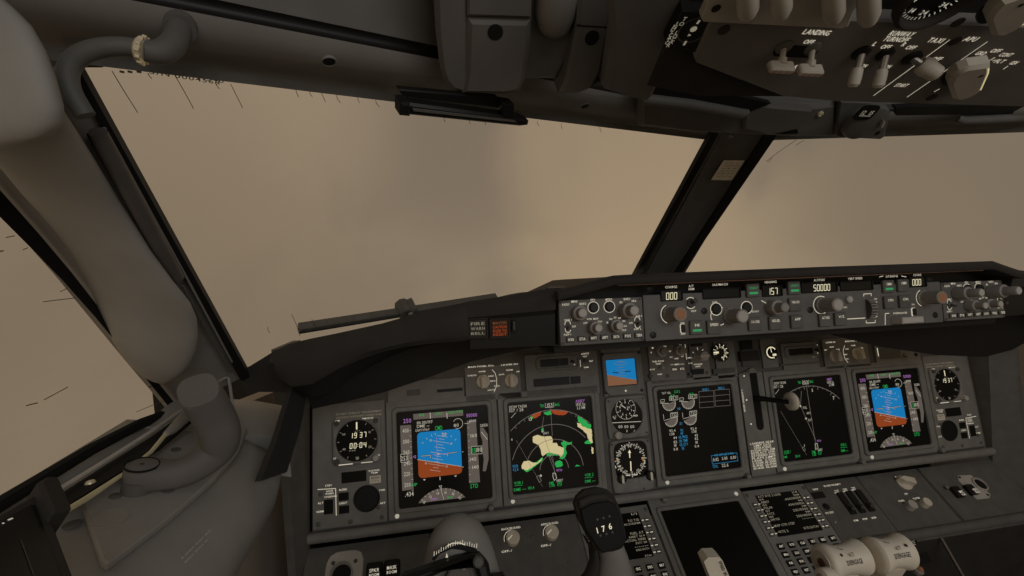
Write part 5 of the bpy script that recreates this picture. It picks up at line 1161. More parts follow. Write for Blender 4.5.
# lower display
T4 = [(660, 512.2), (736.6, 500.6)]
a = LOW.uv(*T4[0]); c = LOW.uv(*T4[1]); u = (a[0] + c[0]) / 2; v = (a[1] + c[1]) / 2 - .086
k = Thing('lower_display_unit', 'large blank black display low in the middle between the two keypad screens', 'display', LOW, (u, v), 0.0)
k.part('faceplate', MB().ring(rrect(0, .004, .206, .222, .002, 4), rrect(0, 0, .186, .186, .006, 4), 0, .0035, .0008), 'panel'); k.part('bezel', MB().ring(rrect(0, 0, .1855, .1855, .006, 4), rrect(0, 0, .171, .171, .003, 4), 0, .006, .0014), 'panel'); k.part('screen', MB().prism(rrect(0, 0, .172, .172, .003, 4), 0, .0022), 'screen_glass')
dot(k, 735.5, 494.6); latch(k, 663, 501.5)
def cdu(label, T, side):
    k = Thing('control_display_unit', label, 'keypad display', LOW, T['c'], 0.0)
    hw_, v1, v0 = T['hw'], T['v1'], T['v0']
    k.part('faceplate', MB().box(-hw_, hw_, v0, v1, 0, .004, .0008), 'panel'); k.z = .004
    sx0, sx1, sy0, sy1 = T['scr']; s = k.part('screen', MB().box(sx0, sx1, sy0, sy1, .003, .0046, .0003), 'screen_glass')
    b = MB(); hh = (sy1 - sy0)
    for i, (l_, r_) in enumerate(T['lines']):
        y = sy1 - hh * (i + .6) / 14
        if l_: b.text(l_, sx0 + .004, y, .0042 if i % 2 == 0 else .0034, .0050, align='L', width=len(l_) * .0040 * (.95 if i % 2 == 0 else .8))
        if r_: b.text(r_, sx1 - .004, y, .0042 if i % 2 == 0 else .0034, .0050, align='R', width=len(r_) * .0040 * (.95 if i % 2 == 0 else .8))
    k.part('lettering', b, 'ink_dim', s)
    for sd in (-1, 1):
        for i in range(6):
            y = sy1 - hh * (.22 + i * .142); x = sx1 + .011 if sd > 0 else sx0 - .011
            o = k.part('line_key', MB().box(x - .0045, x + .0045, y - .0035, y + .0035, .0035, .0065, .0006), 'panel_dark'); b = MB(); b.line([(x - .0028, y), (x + .0028, y)], .0014, .0068); b.line([(x - sd * .014 + (.002 if sd > 0 else -.002) - .003, y), (x - sd * .014 + (.002 if sd > 0 else -.002) + .005, y)] if False else [(x - sd * .0085 - .0022, y), (x - sd * .0085 + .0022, y)], .0014, .0068); k.part('lettering', b, 'ink', o)
    key = MB().box(-.0062, .0062, -.0050, .0050, 0, .0035, .0008).mesh('key', ['black'])
    txt = T['keys']
    for r_ in range(4):
        for c_ in range(6):
            x = -hw_ + .016 + c_ * (2 * hw_ - .032) / 5; y = sy0 - .017 - r_ * .0145
            o = k.part('key', key, ['black'], matrix=Matrix.Translation((x, y, .004))); b = MB(); b.text(txt[r_][c_], 0, 0, .0038, .0039, width=min(.0085, .0032 * len(txt[r_][c_]))); k.part('lettering', b, 'ink', o)
    screws(k, [(-hw_ + .006, v1 - .01), (hw_ - .006, v1 - .01)], .004, .004, 'panel_dark')
KEYS = (('INIT', 'RTE', 'CLB', 'CRZ', 'DES', 'BRT'), ('MENU', 'LEGS', 'DEP', 'HOLD', 'PROG', 'EXEC'), ('N1', 'FIX', 'A', 'B', 'C', 'D'), ('PREV', 'NEXT', 'F', 'G', 'H', 'I'))
c_r = [LOW.uv(753.3, 496.7), LOW.uv(796.3, 491.3), LOW.uv(822.5, 530.8), LOW.uv(778, 538)]
ux0 = (c_r[0][0] + c_r[3][0]) / 2; ux1 = (c_r[1][0] + c_r[2][0]) / 2; vy1 = (c_r[0][1] + c_r[1][1]) / 2; vy0 = (c_r[2][1] + c_r[3][1]) / 2; cu = (ux0 + ux1) / 2; hwc = .073
CR = dict(c=(cu, 0), hw=hwc, v1=LTOP, v0=vy0 - .09, scr=(ux0 - cu, ux1 - cu, vy0, vy1), keys=KEYS, lines=[('ACT RTE 2 LEGS', '1/4'), ('164', '12NM'), ('ABBEY', '.434/50000'), ('153', '8NM'), ('POLAR', '.434/50000'), ('157', '6NM'), ('KXYZ', '250/15000'), ('160', '5NM'), ('HWY01', '250/14500'), ('', '--------'), ('MAP CTR STEP', ''), ('', ''), ('<RTE 2', 'RTE DATA>')])
cdu('keypad display with lines of dim text, beside the three black guarded switches', CR, 1)
c_l = LOW.uv(637.6, 512.5); c_l2 = LOW.uv(652.8, 556)
cul = -cu + .0; CL = dict(CR); CL['c'] = ((c_l[0] + c_l2[0]) / 2 - (ux1 - cu), 0); CL['lines'] = [('ACT ECON CRZ', '1/1'), ('', ''), ('', 'TO T/D'), ('', '1942.5/112NM'), ('', ''), ('', ''), ('', 'FUEL AT'), ('', 'ABBEY 20.4'), ('', 'ACTUAL WIND'), ('', '327/ 28'), ('-------', '-------'), ('', 'ENG OUT>'), ('', ''), ('', 'RTA>')]
CL['c'] = (max(CL['c'][0], -.30), 0)
cdu('captain keypad display with dim text, half hidden behind the control column grip', CL, -1)

# ground proximity switches to the right of the copilot keypad
g0 = LOW.uv(806, 486); 
t = module('ground_proximity_switch_panel', 'dark panel of three black guarded switches beside the copilot keypad display', 'switch panel', LOW, 826, 484, 868, 530, 'panel', .004)
for o in list(t.o.children): bpy.data.objects.remove(o)
u0_ = CR['c'][0] + hwc + .0010; u1_ = LOW.uv(872, 500)[0]
fit_plate(t, u0_ - t.u0, u1_ - t.u0, vlo + .002 - t.v0, LTOP - t.v0, .002, 0, .004, 'panel_dark')
kw = .0021
lab(t, 'INOP', 815.5, 489.3, 6, .0032); lab(t, 'GROUND PROXIMITY', 832, 485.2, 20, .0034); 
for x, y, s1, s2 in ((837, 491.5, 'FLAP', 'INHIBIT'), (845.3, 490, 'GEAR', 'INHIBIT'), (853.6, 488.7, 'TERR', 'INHIBIT')): lab(t, s1, x - .5, y - .8, 4.5, .0030); lab(t, s2, x, y + 1.2, 5.5, .0030)
for x, y in ((855.8, 520.5), (864.7, 519), (873.5, 517.8)): lab(t, 'NORM', x, y, 5, .0034)
lab(t, 'SYS TEST', 829.6, 512.8, 9, .0034); lab(t, '.', 835, 521.5, 1.2, .003); done(t)
boxwin(t, 814.5, 491.5, 822, 499, 'black', 'dark_window', .0015); c = t.p(826, 507, t.z); t.part('push_button', MB().lathe([(.0062, 0), (.0062, .003), (.005, .0042), (0, .0042)], c[0], c[1], 16), 'black', matrix=Matrix.Translation((0, 0, .004)))
a = t.p(836.5, 496, t.z); 
for i in range(3):
    p0 = Vector(t.p(840 + i * 9.2, 494.5 - i * 1.3, t.z)); p1 = Vector(t.p(852.5 + i * 9.0, 512.5 - i * 1.4, t.z)); cx, cy = (p0.x + p1.x) / 2, (p0.y + p1.y) / 2; h_ = abs(p0.y - p1.y) 
    o = t.part('switch_guard', MB().prism(rrect(cx, cy, .0150, h_ + .008, .002), .003, .0075, .0012), 'black'); t.part('toggle', MB().tube([(cx, cy - h_ * .15, .0075), (cx, cy - h_ * .38, .0135)], [.0035, .0045], 10), 'knob_dark', o)
# copilot light knobs
t = module('light_dimmer_panel', 'grey panel with one pale pointer knob and two round knobs beside the guarded switches', 'control panel', LOW, 876, 480, 940, 520, 'panel', .004)
for o in list(t.o.children): bpy.data.objects.remove(o)
u2_ = LOW.uv(940, 495)[0]; fit_plate(t, u1_ + .001 - t.u0, u2_ - t.u0, vlo + .002 - t.v0, LTOP - t.v0, .002, 0, .004, 'panel_dark')
lab(t, 'MAP', 898.5, 476.8, 8, .0034); lab(t, 'OFF', 906, 494, 4, .0030); lab(t, 'PANEL', 901.5, 500.8, 7, .0034); lab(t, 'FLOOD', 916.5, 498.3, 8, .0034); seg(t, [(902, 479), (900, 482), (901.5, 486)], .0008); seg(t, [(906, 502), (904.5, 505)], .0008); done(t)
knob_part(t, 'dimmer_knob', t.p(903.5, 483, .004), 'pointer', 'cream', .0150, .020, .004, rad(70)); knob_part(t, 'dimmer_knob', t.p(909, 507, .004), 'plain', 'knob_grey', .0090, .014, .004); knob_part(t, 'dimmer_knob', t.p(923.5, 504.5, .004), 'plain', 'cream', .0088, .014, .004)
# jacks
def jack(label, P_, side):
    t = Thing('audio_jack_panel', label, 'panel', LOW, P_, 0.0); t.z = .004
    fit_plate(t, -.095, .115, vlo + .002, LTOP, .002, 0, .004, 'panel_dark')
    return t
t = jack('grey audio jack panel at the copilot end with a diamond shaped metal socket', (LOW.uv(972, 490)[0], 0), 1); q = Q(t, 832, 450, 4.573, .004)
c = Vector(q(645, 168)); rp = [q(572, 118), q(632, 115), q(722, 205), q(718, 222), q(660, 228), q(575, 140)]
t.part('socket_flange', MB().prism(rp, .004, .0065, .0008), 'knob_grey'); sc2 = q(672, 160); t.part('socket', MB().lathe([(.0145, .004), (.0145, .0095), (.0125, .0105), (.0118, .0095), (.0118, .0070), (0, .0070)], sc2[0], sc2[1], 22), 'knob_grey'); t.part('socket_hole', MB().disc(sc2[0], sc2[1], .0114, .0072, 20), 'rubber')
for x, y, s_ in ((568, 196, 'MIC'), (630, 186, 'HEAD')): 
    cc = q(x, y); o = t.part('plug_switch', MB().prism(rrect(cc[0], cc[1], .020, .022, .003), .004, .012, .0015), 'black'); b = MB(); b.text(s_, cc[0] + .004, cc[1] - .002, .005, .0125, width=.010); b.text('PHONE', cc[0] + .004, cc[1] - .008, .004, .0125, width=.010); t.part('lettering', b, 'ink', o)
toggle_part(t, q(520, 178), .004, .010, (-10, 0)); screws(t, [q(580, 128), q(708, 208)], .0065, .0025, 'black')
t = jack('grey audio jack panel with round metal socket and two black plugs near the tiller', (LOW.uv(362, 570)[0], 0), -1); q = Q(t, 300, 490, 4.83, .004)
t.part('socket_flange', MB().prism(squircle(*q(212, 405), .062, .072, 24, 4), .004, .0075, .0015), 'knob_grey'); sc2 = q(203, 412); t.part('socket', MB().lathe([(.0185, .0075), (.0185, .012), (.0165, .013), (.0155, .012), (.0155, .009), (0, .009)], sc2[0], sc2[1], 24), 'knob_mid'); t.part('socket_hole', MB().disc(sc2[0], sc2[1], .0150, .0092, 20), 'rubber')
screws(t, [q(162, 358), q(270, 347)], .0075, .0034, 'knob_dark')
for x, y, s_ in ((362, 402, 'SPKR'), (446, 388, 'MASK')):
    cc = q(x, y); o = t.part('plug_switch', MB().prism(rrect(cc[0], cc[1], .027, .028, .004), .004, .014, .002), 'black'); b = MB(); b.text(s_, cc[0], cc[1] + .001, .0052, .0146, width=.016); b.text('BOOM', cc[0], cc[1] - .006, .0044, .0146, width=.016); t.part('lettering', b, 'ink', o)
# captain dimmer panel
t = module('light_dimmer_panel', 'grey panel with two small pale knobs between the control column and its black grip', 'control panel', LOW, 497, 520, 585, 575, 'panel', .004)
for o in list(t.o.children): bpy.data.objects.remove(o)
ua = LOW.uv(362, 570)[0] + .116; ub = CL['c'][0] - hwc - .001
fit_plate(t, ua - t.u0, ub - t.u0, vlo + .002 - t.v0, LTOP - t.v0, .002, 0, .004, 'panel_dark')
lab(t, 'BACKGROUND', 511, 528.3, 17, .0036); lab(t, 'OFF-/', 506.7, 551.3, 9, .0036); lab(t, 'AFDS FLOOD', 549.5, 523.7, 16, .0036); lab(t, 'OFF-/', 546, 545.5, 9, .0036)
for x, y in ((512.5, 539), (551.5, 533.5)): c = t.p(x, y, .004); t.b.arc(c[0], c[1], .0155, 50, 190, .0009, .0046)
done(t)
for x, y in ((512.5, 539.5), (551.3, 534)): kd = knob_part(t, 'dimmer_knob', t.p(x, y, .004), 'plain', 'cream', .0125, .012, .004); b = MB(); b.line([(-.010, -.004), (-.001, .003)], .0016, .0123); t.part('index_line', b, 'w', kd)
screws(t, [t.p(495, 533, .004), t.p(532, 537, .004), t.p(569, 563, .004)], .004, .003, 'panel_dark')
# ------------------------------------------------------------------ side console beside the captain
t = Thing('side_console', 'moulded grey side console below the side window carrying the steering tiller', 'console', loc=(-0.77, -0.4, 0.18))
PR = [(-.866, .206), (-.846, .203), (-.80, .1915), (-.745, .178), (-.722, .170), (-.704, .160), (-.694, .147), (-.691, .132), (-.696, .112), (-.708, .098), (-.80, .095)]
rings = []
for y, k in ((-1.05, 1), (-.9, 1), (-.75, 1), (-.6, 1), (-.5, 1), (-.42, 1), (-.36, 1), (-.31, .99), (-.28, .95), (-.262, .86), (-.25, .72)):
    rings.append([t.W((-.80 + (x + .80) * k if x > -.80 else x, y, .145 + (z - .145) * (k if z < .145 else 1))) for x, z in PR])
t.part('body', MB().loft(rings, True), 'side_grey', sharp=60)
# front shelf between the pillar foot and the glareshield end
rings = []
for x, y, z in ((-.838, -.27, .203), (-.80, -.262, .193), (-.74, -.255, .180), (-.695, -.25, .165)):
    rings.append([t.W((x, y, z)), t.W((x, y + .05, z + .008)), t.W((max(x - .02, -.825), y + .09, z + .008)), t.W((max(x - .045, -.815), y + .12, z - .004)), t.W((max(x - .045, -.815), y + .12, z - .05)), t.W((x, y, z - .05))])
t.part('shelf', MB().loft(rings, True), 'side_grey', sharp=60)
SH = Frame((-.77, -.35, .1845), (0, 1, 0), (-1, 0, .245))
k = Thing('tiller_cover_plate', 'raised grey cover plate with screws on the side console beneath the tiller', 'cover plate', SH, px=(150, 500), w=.003)
pl_ = [(81, 507), (101, 566), (107, 569), (165, 525), (214, 482), (238, 455), (247, 432), (240, 420), (215, 424), (180, 441), (130, 474)]
k.part('plate', MB().prism([k.p(*q) for q in pl_], -.001, .0045, .0015), 'side_grey')
screws(k, [k.p(115.5, 496.5, .0045), k.p(176, 450, .0045), k.p(168, 491, .0045)], .0045, .0046, 'panel_dark')
c = k.p(109, 518, .0045); k.part('inspection_cap', MB().ring(circ(c[0], c[1], .0125, 24), circ(c[0], c[1], .0115, 24), .0044, .0050).disc(c[0], c[1], .0116, .0047), 'side_grey', sharp=20)
u_, v_ = SH.uv(72, 526); screws(t, [t.W(SH.world(u_, v_, .001))[:2]], t.W(SH.world(u_, v_, .001))[2], .006, 'panel_dark')
# stencilled placard wording on the console flank
TF = Frame(on_x(195, 548, -.6985), on_x(209, 540, -.6985) - on_x(178, 572, -.6985), Vector((-.35, 0, .6)))
k2 = MB(); 
for ln, (y0, n_) in enumerate(((.0030, 9), (-.0016, 7))):
    for i in range(n_): k2.box(-.024 + i * .0048, -.024 + i * .0048 + (.0038 if (i * 7 + ln) % 3 else .0022), y0 * .8 - .0006, y0 * .8 + .0006, .0045, .0047)
o = t.part('stencil_lettering', k2, 'knob_grey', matrix=t.inv @ TF.mat())

# tiller
k = Thing('steering_tiller', 'grey nosewheel steering tiller with upright grip and round boss on the side console', 'steering tiller', SH, px=(141, 470), w=.006)
def SW(x, y, w_): u, v = SH.uv(x, y, w_); return SH.world(u, v, w_)
def flat_tube(pts, ref, n=22, ex=.75):               # pts: (point, half width, half height)
    k_ = len(pts); rings = []; ref = Vector(ref)
    for i, (p, hw, hh) in enumerate(pts):
        d = (pts[min(i + 1, k_ - 1)][0] - pts[max(i - 1, 0)][0]).normalized(); ref = (ref - d * ref.dot(d)).normalized(); sd = d.cross(ref)
        rings.append([p + sd * hw * math.copysign(abs(math.cos(q)) ** ex, math.cos(q)) + ref * hh * math.copysign(abs(math.sin(q)) ** ex, math.sin(q)) for q in [2 * PI * j / n for j in range(n)]])
    return rings
wp = [((127, 473, .0185), .004, .0100), ((129.5, 473.5, .0185), .0105, .0118), ((134.5, 474, .0185), .0152, .0126), ((142, 474.5, .0185), .0168, .0128), ((150, 475, .0185), .0162, .0128), ((158, 475.5, .0190), .0140, .0122), ((170, 475, .0200), .0122, .0118), ((184, 472, .0225), .0122, .0120), ((198, 465, .0265), .0138, .0128), ((210, 456, .032), .0152, .0142), ((219, 445, .042), .0165, .0160),
      ((221, 432, .057), .0172, .0172), ((214, 416, .074), .0168, .0168), ((206, 402, .090), .0164, .0164), ((199, 391.5, .102), .0162, .0162), ((198.2, 390, .1042), .0150, .0150)]
raw = [(k.W(SW(*p)), a_, b_) for p, a_, b_ in wp]
for _ in range(2):
    o2 = [raw[0]]
    for i in range(len(raw) - 1):
        (p0, a0_, b0_), (p1, a1_, b1_) = raw[i], raw[i + 1]
        for f in (.25, .75): o2.append((p0.lerp(p1, f), a0_ + (a1_ - a0_) * f, b0_ + (b1_ - b0_) * f))
    raw = o2 + [raw[-1]]
k.part('grip', MB().loft(flat_tube(raw, (0, 0, 1))), 'pad_grey', sharp=50)
b0 = k.W(SW(142, 464.5, .0310)); k.part('boss_cap', MB().ring(circ(b0.x, b0.y, .0128), circ(b0.x, b0.y, .0120), b0.z - .001, b0.z + .0006), 'rubber', sharp=20); k.part('boss_screw', MB().disc(b0.x, b0.y, .0012, b0.z + .0007, 10), 'rubber')
k.part('post', MB().lathe([(.012, -.004), (.012, .012), (0, .012)], b0.x, b0.y, 20), 'panel_dark')
def smooth(pts, rs, n=3):
    for _ in range(n):
        P2 = [pts[0]]; R2 = [rs[0]]
        for i in range(len(pts) - 1):
            a, c = Vector(pts[i]), Vector(pts[i + 1]); P2 += [a.lerp(c, .25), a.lerp(c, .75)]; R2 += [rs[i] * .75 + rs[i + 1] * .25, rs[i] * .25 + rs[i + 1] * .75]
        P2.append(pts[-1]); R2.append(rs[-1]); pts, rs = P2, R2
    return pts, rs


# window track, release rod and latch along the sill
k = Thing('window_track', 'thin pale metal track running along the foot of the side window', 'rail', loc=on_z(100, 463, .212))
k.part('rail', MB().tube([k.W(on_z(x, y, .2125)) for x, y in ((40, 502), (57, 491), (104, 462), (151, 432), (184, 409))], .0022, 8), 'knob_grey')
k.part('channel', MB().slab([k.W(on_z(x, y, .2078)) for x, y in ((40, 507), (60, 494), (104, 466), (152, 436), (188, 410), (198, 416), (160, 448), (110, 478), (78, 498), (60, 511))], (0, 0, -.002)), 'rubber')
k = Thing('release_rod', 'cream metal rod with grey ferrule lying along the sill behind the tiller', 'rod', loc=on_z(120, 475, .206))
k.part('rod', MB().tube([k.W(on_z(x, y, z_)) for x, y, z_ in ((62, 513, .210), (86, 499, .209), (125, 473, .209), (151, 452, .210), (166, 434, .213))], [.0021, .0024, .0017, .0019, .0022], 10), 'yellow_metal')
k.part('ferrule', MB().tube([k.W(on_z(x, y, .214)) for x, y in ((166, 434), (172, 430), (186, 416), (193, 409))], [.003, .0048, .0068, .0068], 12), 'side_grey')
k = Thing('latch_button', 'small bright domed latch button on the sill between rail and rod', 'button', loc=on_z(91, 488, .203))
k.part('ring', MB().lathe([(.0072, 0), (.0072, .002), (.0056, .003), (.0056, .0015), (0, .0015)], n=20), 'side_grey'); k.part('dome', MB().lathe([(.0046, .001), (.0044, .004), (.003, .0062), (0, .007)], n=18), 'chrome')
k = Thing('wire_bracket', 'thin triangular wire bracket standing behind the tiller grip', 'bracket', loc=on_z(228, 402, .205))
d0 = (on_z(234, 410, .200) - CAM).dot(R_F); k.part('wire', MB().tube([k.W(P(x, y, d0)) for x, y in ((213, 386), (219, 381), (226, 377), (228.5, 378), (230, 386), (233.5, 411))], .0018, 8), 'side_grey')
for pt in (): pass

# tablet clamped by the side window
A_, B_, C_ = P(-30, 530, .225), P(36, 495, .265), P(62, 580, .225)
EF = Frame(P(20, 545, .243), B_ - A_, B_ - C_)
k = Thing('tablet', 'black electronic flight bag tablet clamped beneath the side window', 'tablet', EF, px=(20, 545), w=0)
pq = lambda *v: [k.p(*q) for q in v]
k.part('case', MB().prism(pq((-60, 548), (34, 494), (42, 492), (76, 580), (70, 640), (-60, 640)), -.010, 0, .0015), 'hood_black')
s_ = k.part('screen', MB().prism(pq((-60, 562), (-10, 527), (31, 505.5), (35, 506), (62, 580), (50, 640), (-60, 640)), -.0005, .0004), 'screen_glass')
b = MB(); b.disc(*k.p(3, 523.5, .0006), .0006, .0008, 8); b.line(pq((7, 521.5), (12, 519.3)), .0010, .0008); k.part('status_icons', b, 'w', s_)
b = MB(); b.line(pq((20, 541), (33, 577)), .0004, .0008); k.part('screen_line', b, 'knob_dark', s_)
k.part('clamp', MB().prism(pq((32, 491), (41, 485.5), (50, 485), (54, 487), (65.5, 513), (66, 517), (48, 523.5), (44, 521)), -.012, .007, .002), 'hood_black')

# ------------------------------------------------------------------ padded pillar covers, hose
def pad(name, label, secs, th, back=.6, mat='pad_grey'):
    k = Thing(name, label, 'pillar pad', loc=P((secs[len(secs) // 2][0][0] + secs[len(secs) // 2][1][0]) / 2, secs[len(secs) // 2][0][1], secs[len(secs) // 2][2]))
    rings = []
    for (l, r, d) in secs:
        a, c = P(*l, d + .006), P(*r, d + .006); m = a.lerp(c, .5); ax = (c - a) / 2; nn = (CAM - m).normalized(); wdt = ax.length
        tt = min(th, wdt * .75); rings.append([k.W(m + ax * math.copysign(abs(math.cos(q)) ** .85, math.cos(q)) + nn * (tt if math.sin(q) > 0 else tt * back) * math.copysign(abs(math.sin(q)) ** .9, math.sin(q))) for q in [2 * PI * i / 28 for i in range(28)]])
    k.part('cushion', MB().loft(rings, True), 'side_grey', sharp=80); return k
pad('lower_pillar_pad', 'long grey rounded pillar pad hanging down between the windshield and the side window',
    [((-28, 142), (56, 98), .250), ((2, 170), (84, 142), .285), ((20, 192), (101, 170), .305), ((40, 214), (118, 198), .33), ((57, 234), (134, 223), .35), ((72, 254), (151, 250), .372), ((85, 278), (174, 282), .40), ((95, 302), (190, 302), .422), ((104, 323), (197, 318), .44), ((112, 340), (198, 335), .453), ((121, 355), (196, 350), .464), ((132, 368), (190, 364), .473), ((143, 377), (182, 374), .479), ((153, 382), (172, 381), .482), ((161, 384), (164, 384), .484)], .028)
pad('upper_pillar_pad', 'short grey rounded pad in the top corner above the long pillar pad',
    [((-70, -60), (-30, -50), .225), ((-70, -20), (-2, -6), .225), ((-70, 5), (16, 10), .226), ((-70, 25), (32, 26), .227), ((-70, 50), (46, 50), .229), ((-70, 80), (57, 80), .232), ((-70, 105), (64, 106), .235), ((-68, 124), (65, 122), .238), ((-62, 140), (52, 136), .239), ((-50, 149), (25, 145), .240), ((-30, 152), (0, 150), .240)], .026, mat='pad_shaded')
k = Thing('air_hose', 'dark flexible air hose looping from the pillar to the brow with a pale ring clamp', 'hose', loc=P(110, 55, .30))
pts, rs = smooth([k.W(P(x, y, d)) for x, y, d in ((86, 116, .268), (78, 104, .266), (69, 88, .264), (67, 70, .262), (77, 56, .262), (97, 48, .264), (120, 46, .268), (138, 48, .272))], [.0050, .0052, .0053, .0055, .0055, .0054, .0053, .0053], 2)
k.part('hose', MB().tube(pts, rs, 16), 'panel_dark', sharp=60)
pts, rs = smooth([k.W(P(x, y, d)) for x, y, d in ((143, 50, .273), (152, 52, .276), (163, 52, .280), (174, 44, .286), (178, 33, .294), (180, 22, .304))], [.0064, .0066, .0072, .0074, .0072, .0072], 2)
k.part('elbow', MB().tube(pts, rs, 16), 'panel_dark', sharp=60)
a = k.W(P(139, 49, .272)); c = k.W(P(145, 51, .273)); d_ = (c - a).normalized()
cl = k.part('ring_clamp', MB().tube([a - d_ * .001, a, a + d_ * .0012, a + d_ * .0030, a + d_ * .0034], [.0064, .0075, .0077, .0077, .0066], 20), 'chrome', sharp=30)
o_ = d_.orthogonal(); b = MB()
for i in range(12):
    v = a + d_ * .0012 + Matrix.Rotation(2 * PI * i / 12, 3, d_) @ (o_.normalized() * .0077); b.tube([v, v + d_ * .0022], .0011, 6)
k.part('clamp_teeth', b, 'chrome', cl)
a = k.W(P(173, 29, .311)); c = k.W(P(178, 33, .312)); k.part('collar', MB().tube([k.W(P(180, 29, .297)), k.W(P(181, 23, .303))], [.0092, .0096], 18), 'panel_dark')
# ------------------------------------------------------------------ head-up projector hanging from the ceiling
HF = Frame(on_y(530, 92, -.415), (1, 0, 0), (0, -.72, .69))
t = Thing('head_up_projector', 'bulky grey overhead projector unit hanging from the ceiling above the pilot windshield', 'projector', HF, px=(530, 60), w=0)
pq = lambda *v: [t.p(*q) for q in v]
t.part('side_housing', MB().prism(pq((432, -60), (470, -60), (470, 93), (462, 95), (452, 92), (444, 82), (440, 70), (436, 35)), -.09, -.001, .004), 'trim_dark')
lp = t.part('lower_cover', MB().prism(pq((467, 17.5), (531, 19.5), (530, 45), (525, 80), (519, 92), (505, 94.5), (462, 94), (466, 70)), -.08, .002, .004), 'trim_dark')
c = t.p(495, 31); t.part('fastener_hole', MB().disc(c[0], c[1], .0062, .0024, 18), 'rubber', lp)
t.part('upper_cover', MB().prism(pq((467, -60), (533, -60), (531, 18), (467, 16)), -.08, .0015, .002), 'trim_dark')
t.part('centre_body', MB().prism(pq((531, -60), (580, -60), (575, 60), (560, 88), (522, 88), (528, 40)), -.09, -.014, .003), 'panel_dark')
rings = []
for x0, x1, y in ((539, 585, -60), (538, 584, 0), (537, 578, 20), (540, 572, 34), (546, 566, 41)):
    a = Vector((*t.p(x0, y), 0)); c2 = Vector((*t.p(x1, y), 0)); m = (a + c2) / 2; r_ = (c2 - a).length / 2
    rings.append([m + Vector((math.cos(q) * r_, 0, -.010 + math.sin(q) * r_ * .8)) for q in [PI * 2 * i / 24 for i in range(24)]])
t.part('lens_barrel', MB().loft(rings), 'trim_grey', sharp=60)
rp_ = t.part('arm_cover', MB().prism(pq((581, -60), (615, -60), (612, 5), (608, 30), (601, 70), (590, 88), (578, 93), (558, 93), (565, 78), (572, 45), (576, 25)), -.07, .003, .003), 'trim_dark')
c = t.p(591, 36); t.part('fastener_hole', MB().disc(c[0], c[1], .0060, .0034, 18), 'rubber', rp_); t.part('panel_joint', MB().prism(pq((576, 23), (608, 25), (608, 26.5), (576, 24.5)), .002, .0033), 'rubber', rp_)
t.part('combiner_arm', MB().prism(pq((614, -60), (617, -60), (614, 20), (606, 82), (602, 84), (609, 30)), -.05, .005, .002), 'trim_grey')
t.part('combiner_arm', MB().prism(pq((618, -60), (625, -60), (624, 8), (620, 40), (619, 82), (614, 88), (593, 89), (602, 84), (612, 60), (616, 20)), -.05, -.004, .002), 'trim_dark')
k = Thing('sun_visor_rail', 'black folded combiner tray with hinge tucked under the brow above the windshield', 'tray', WL, px=(460, 110), w=.035)
pq2 = lambda *v: [k.p(*q) for q in v]
k.part('tray', MB().prism(pq2((399, 104), (405, 100), (520, 116), (527, 119), (526, 123), (518, 124), (405, 112)), -.005, .005, .002), 'black')
k.part('hinge_block', MB().prism(pq2((397, 98), (407, 98), (407, 112), (397, 111)), -.005, .008, .002), 'rubber'); k.part('edge_strip', MB().prism(pq2((410, 104.5), (512, 117), (514, 119), (411, 107)), .005, .0062), 'panel_dark')
k.part('hinge_mount', MB().prism(pq2((400, 92), (500, 100), (508, 112), (406, 100)), -.010, -.004, .001), 'black'); k.part('bracket', MB().prism(pq2((500, 100), (512, 102), (513, 116), (500, 114)), -.006, .005, .001), 'black')

# liner panel between the projector and the overhead panel
k = Thing('ceiling_panel', 'flat dark liner panel between the overhead projector and the switch panel', 'liner panel', OVH, px=(640, 40), w=-.012)
k.part('liner', MB().prism([k.p(*q) for q in ((600, -70), (720, -70), (702, 0), (652, 100), (645, 104), (604, 92), (612, 40))], -.02, 0, .004), 'trim_dark')

# ------------------------------------------------------------------ overhead panel
t = Thing('overhead_panel', 'dark overhead switch panel with landing and taxi light switches above the far windshield', 'switch panel', OVH, px=(850, 60), w=0)
pq = lambda *v: [t.p(*q) for q in v]; t.z = 0; t.b = MB()
t.part('housing', MB().prism(pq((700, -60), (1130, -60), (1130, 111), (838, 107), (780, 108), (700, 108), (648, 98), (664, 60), (700, 2)), -.05, -.010, .003), 'hood_black')
t.part('faceplate', MB().prism(pq((717, 14), (1130, 30), (1130, 110), (832, 102), (783, 97), (697, 64), (694, 58), (711, 20)), -.011, 0, .0015), 'overhead_face')
lk = t.part('lock_placard', MB().prism(pq((683, 13), (714, 15), (696, 56), (666, 45)), -.011, -.002, .001), 'black')
b = MB(); q = Q(t, 640, 0, 5.333, -.002)
for s_, xs in (('TO', ((238, 99), (222, 125))), ('INDICATOR', ((196, 124), (186, 140), (176, 156), (170, 170), (164, 184), (158, 198), (150, 212), (146, 226), (152, 240))), ('LOCK', ((196, 172), (186, 192), (178, 208), (172, 222)))):
    for ch, (x, y) in zip(s_, xs): c = q(x, y); b.text(ch, c[0], c[1], .0030, -.0016, mi=0)
c = q(285, 160); b.arc(c[0], c[1], .0105, 0, 360, .0010, -.0016, 20, 1); b.line([q(303, 124), q(318, 104)], .0016, -.0014); b.line([q(232, 238), q(246, 215)], .0016, -.0014); b.disc(*q(285, 152), .0024, -.0014, 10); b.poly([q(250, 190), q(272, 186), q(262, 176)], -.0014)
t.part('lettering', b, ['ink_dim', 'panel_dark'], lk)
lab2 = lambda s_, x, y, wpx, h: t.b.text(s_, *t.p(x, y), h, .0004, width=wpx * .00082)
lab2('LANDING', 817, 32, 26, .0042); lab2('OFF', 809, 41.5, 10, .0036); lab2('L', 773, 66, 3, .0034); lab2('R', 796, 66.5, 3, .0034); lab2('RUNWAY', 902, 33.5, 25, .0042); lab2('TURNOFF', 896.5, 39, 26, .0042); lab2('TAXI', 936, 40, 16, .0042); lab2('APU', 971, 38.7, 14, .0042)
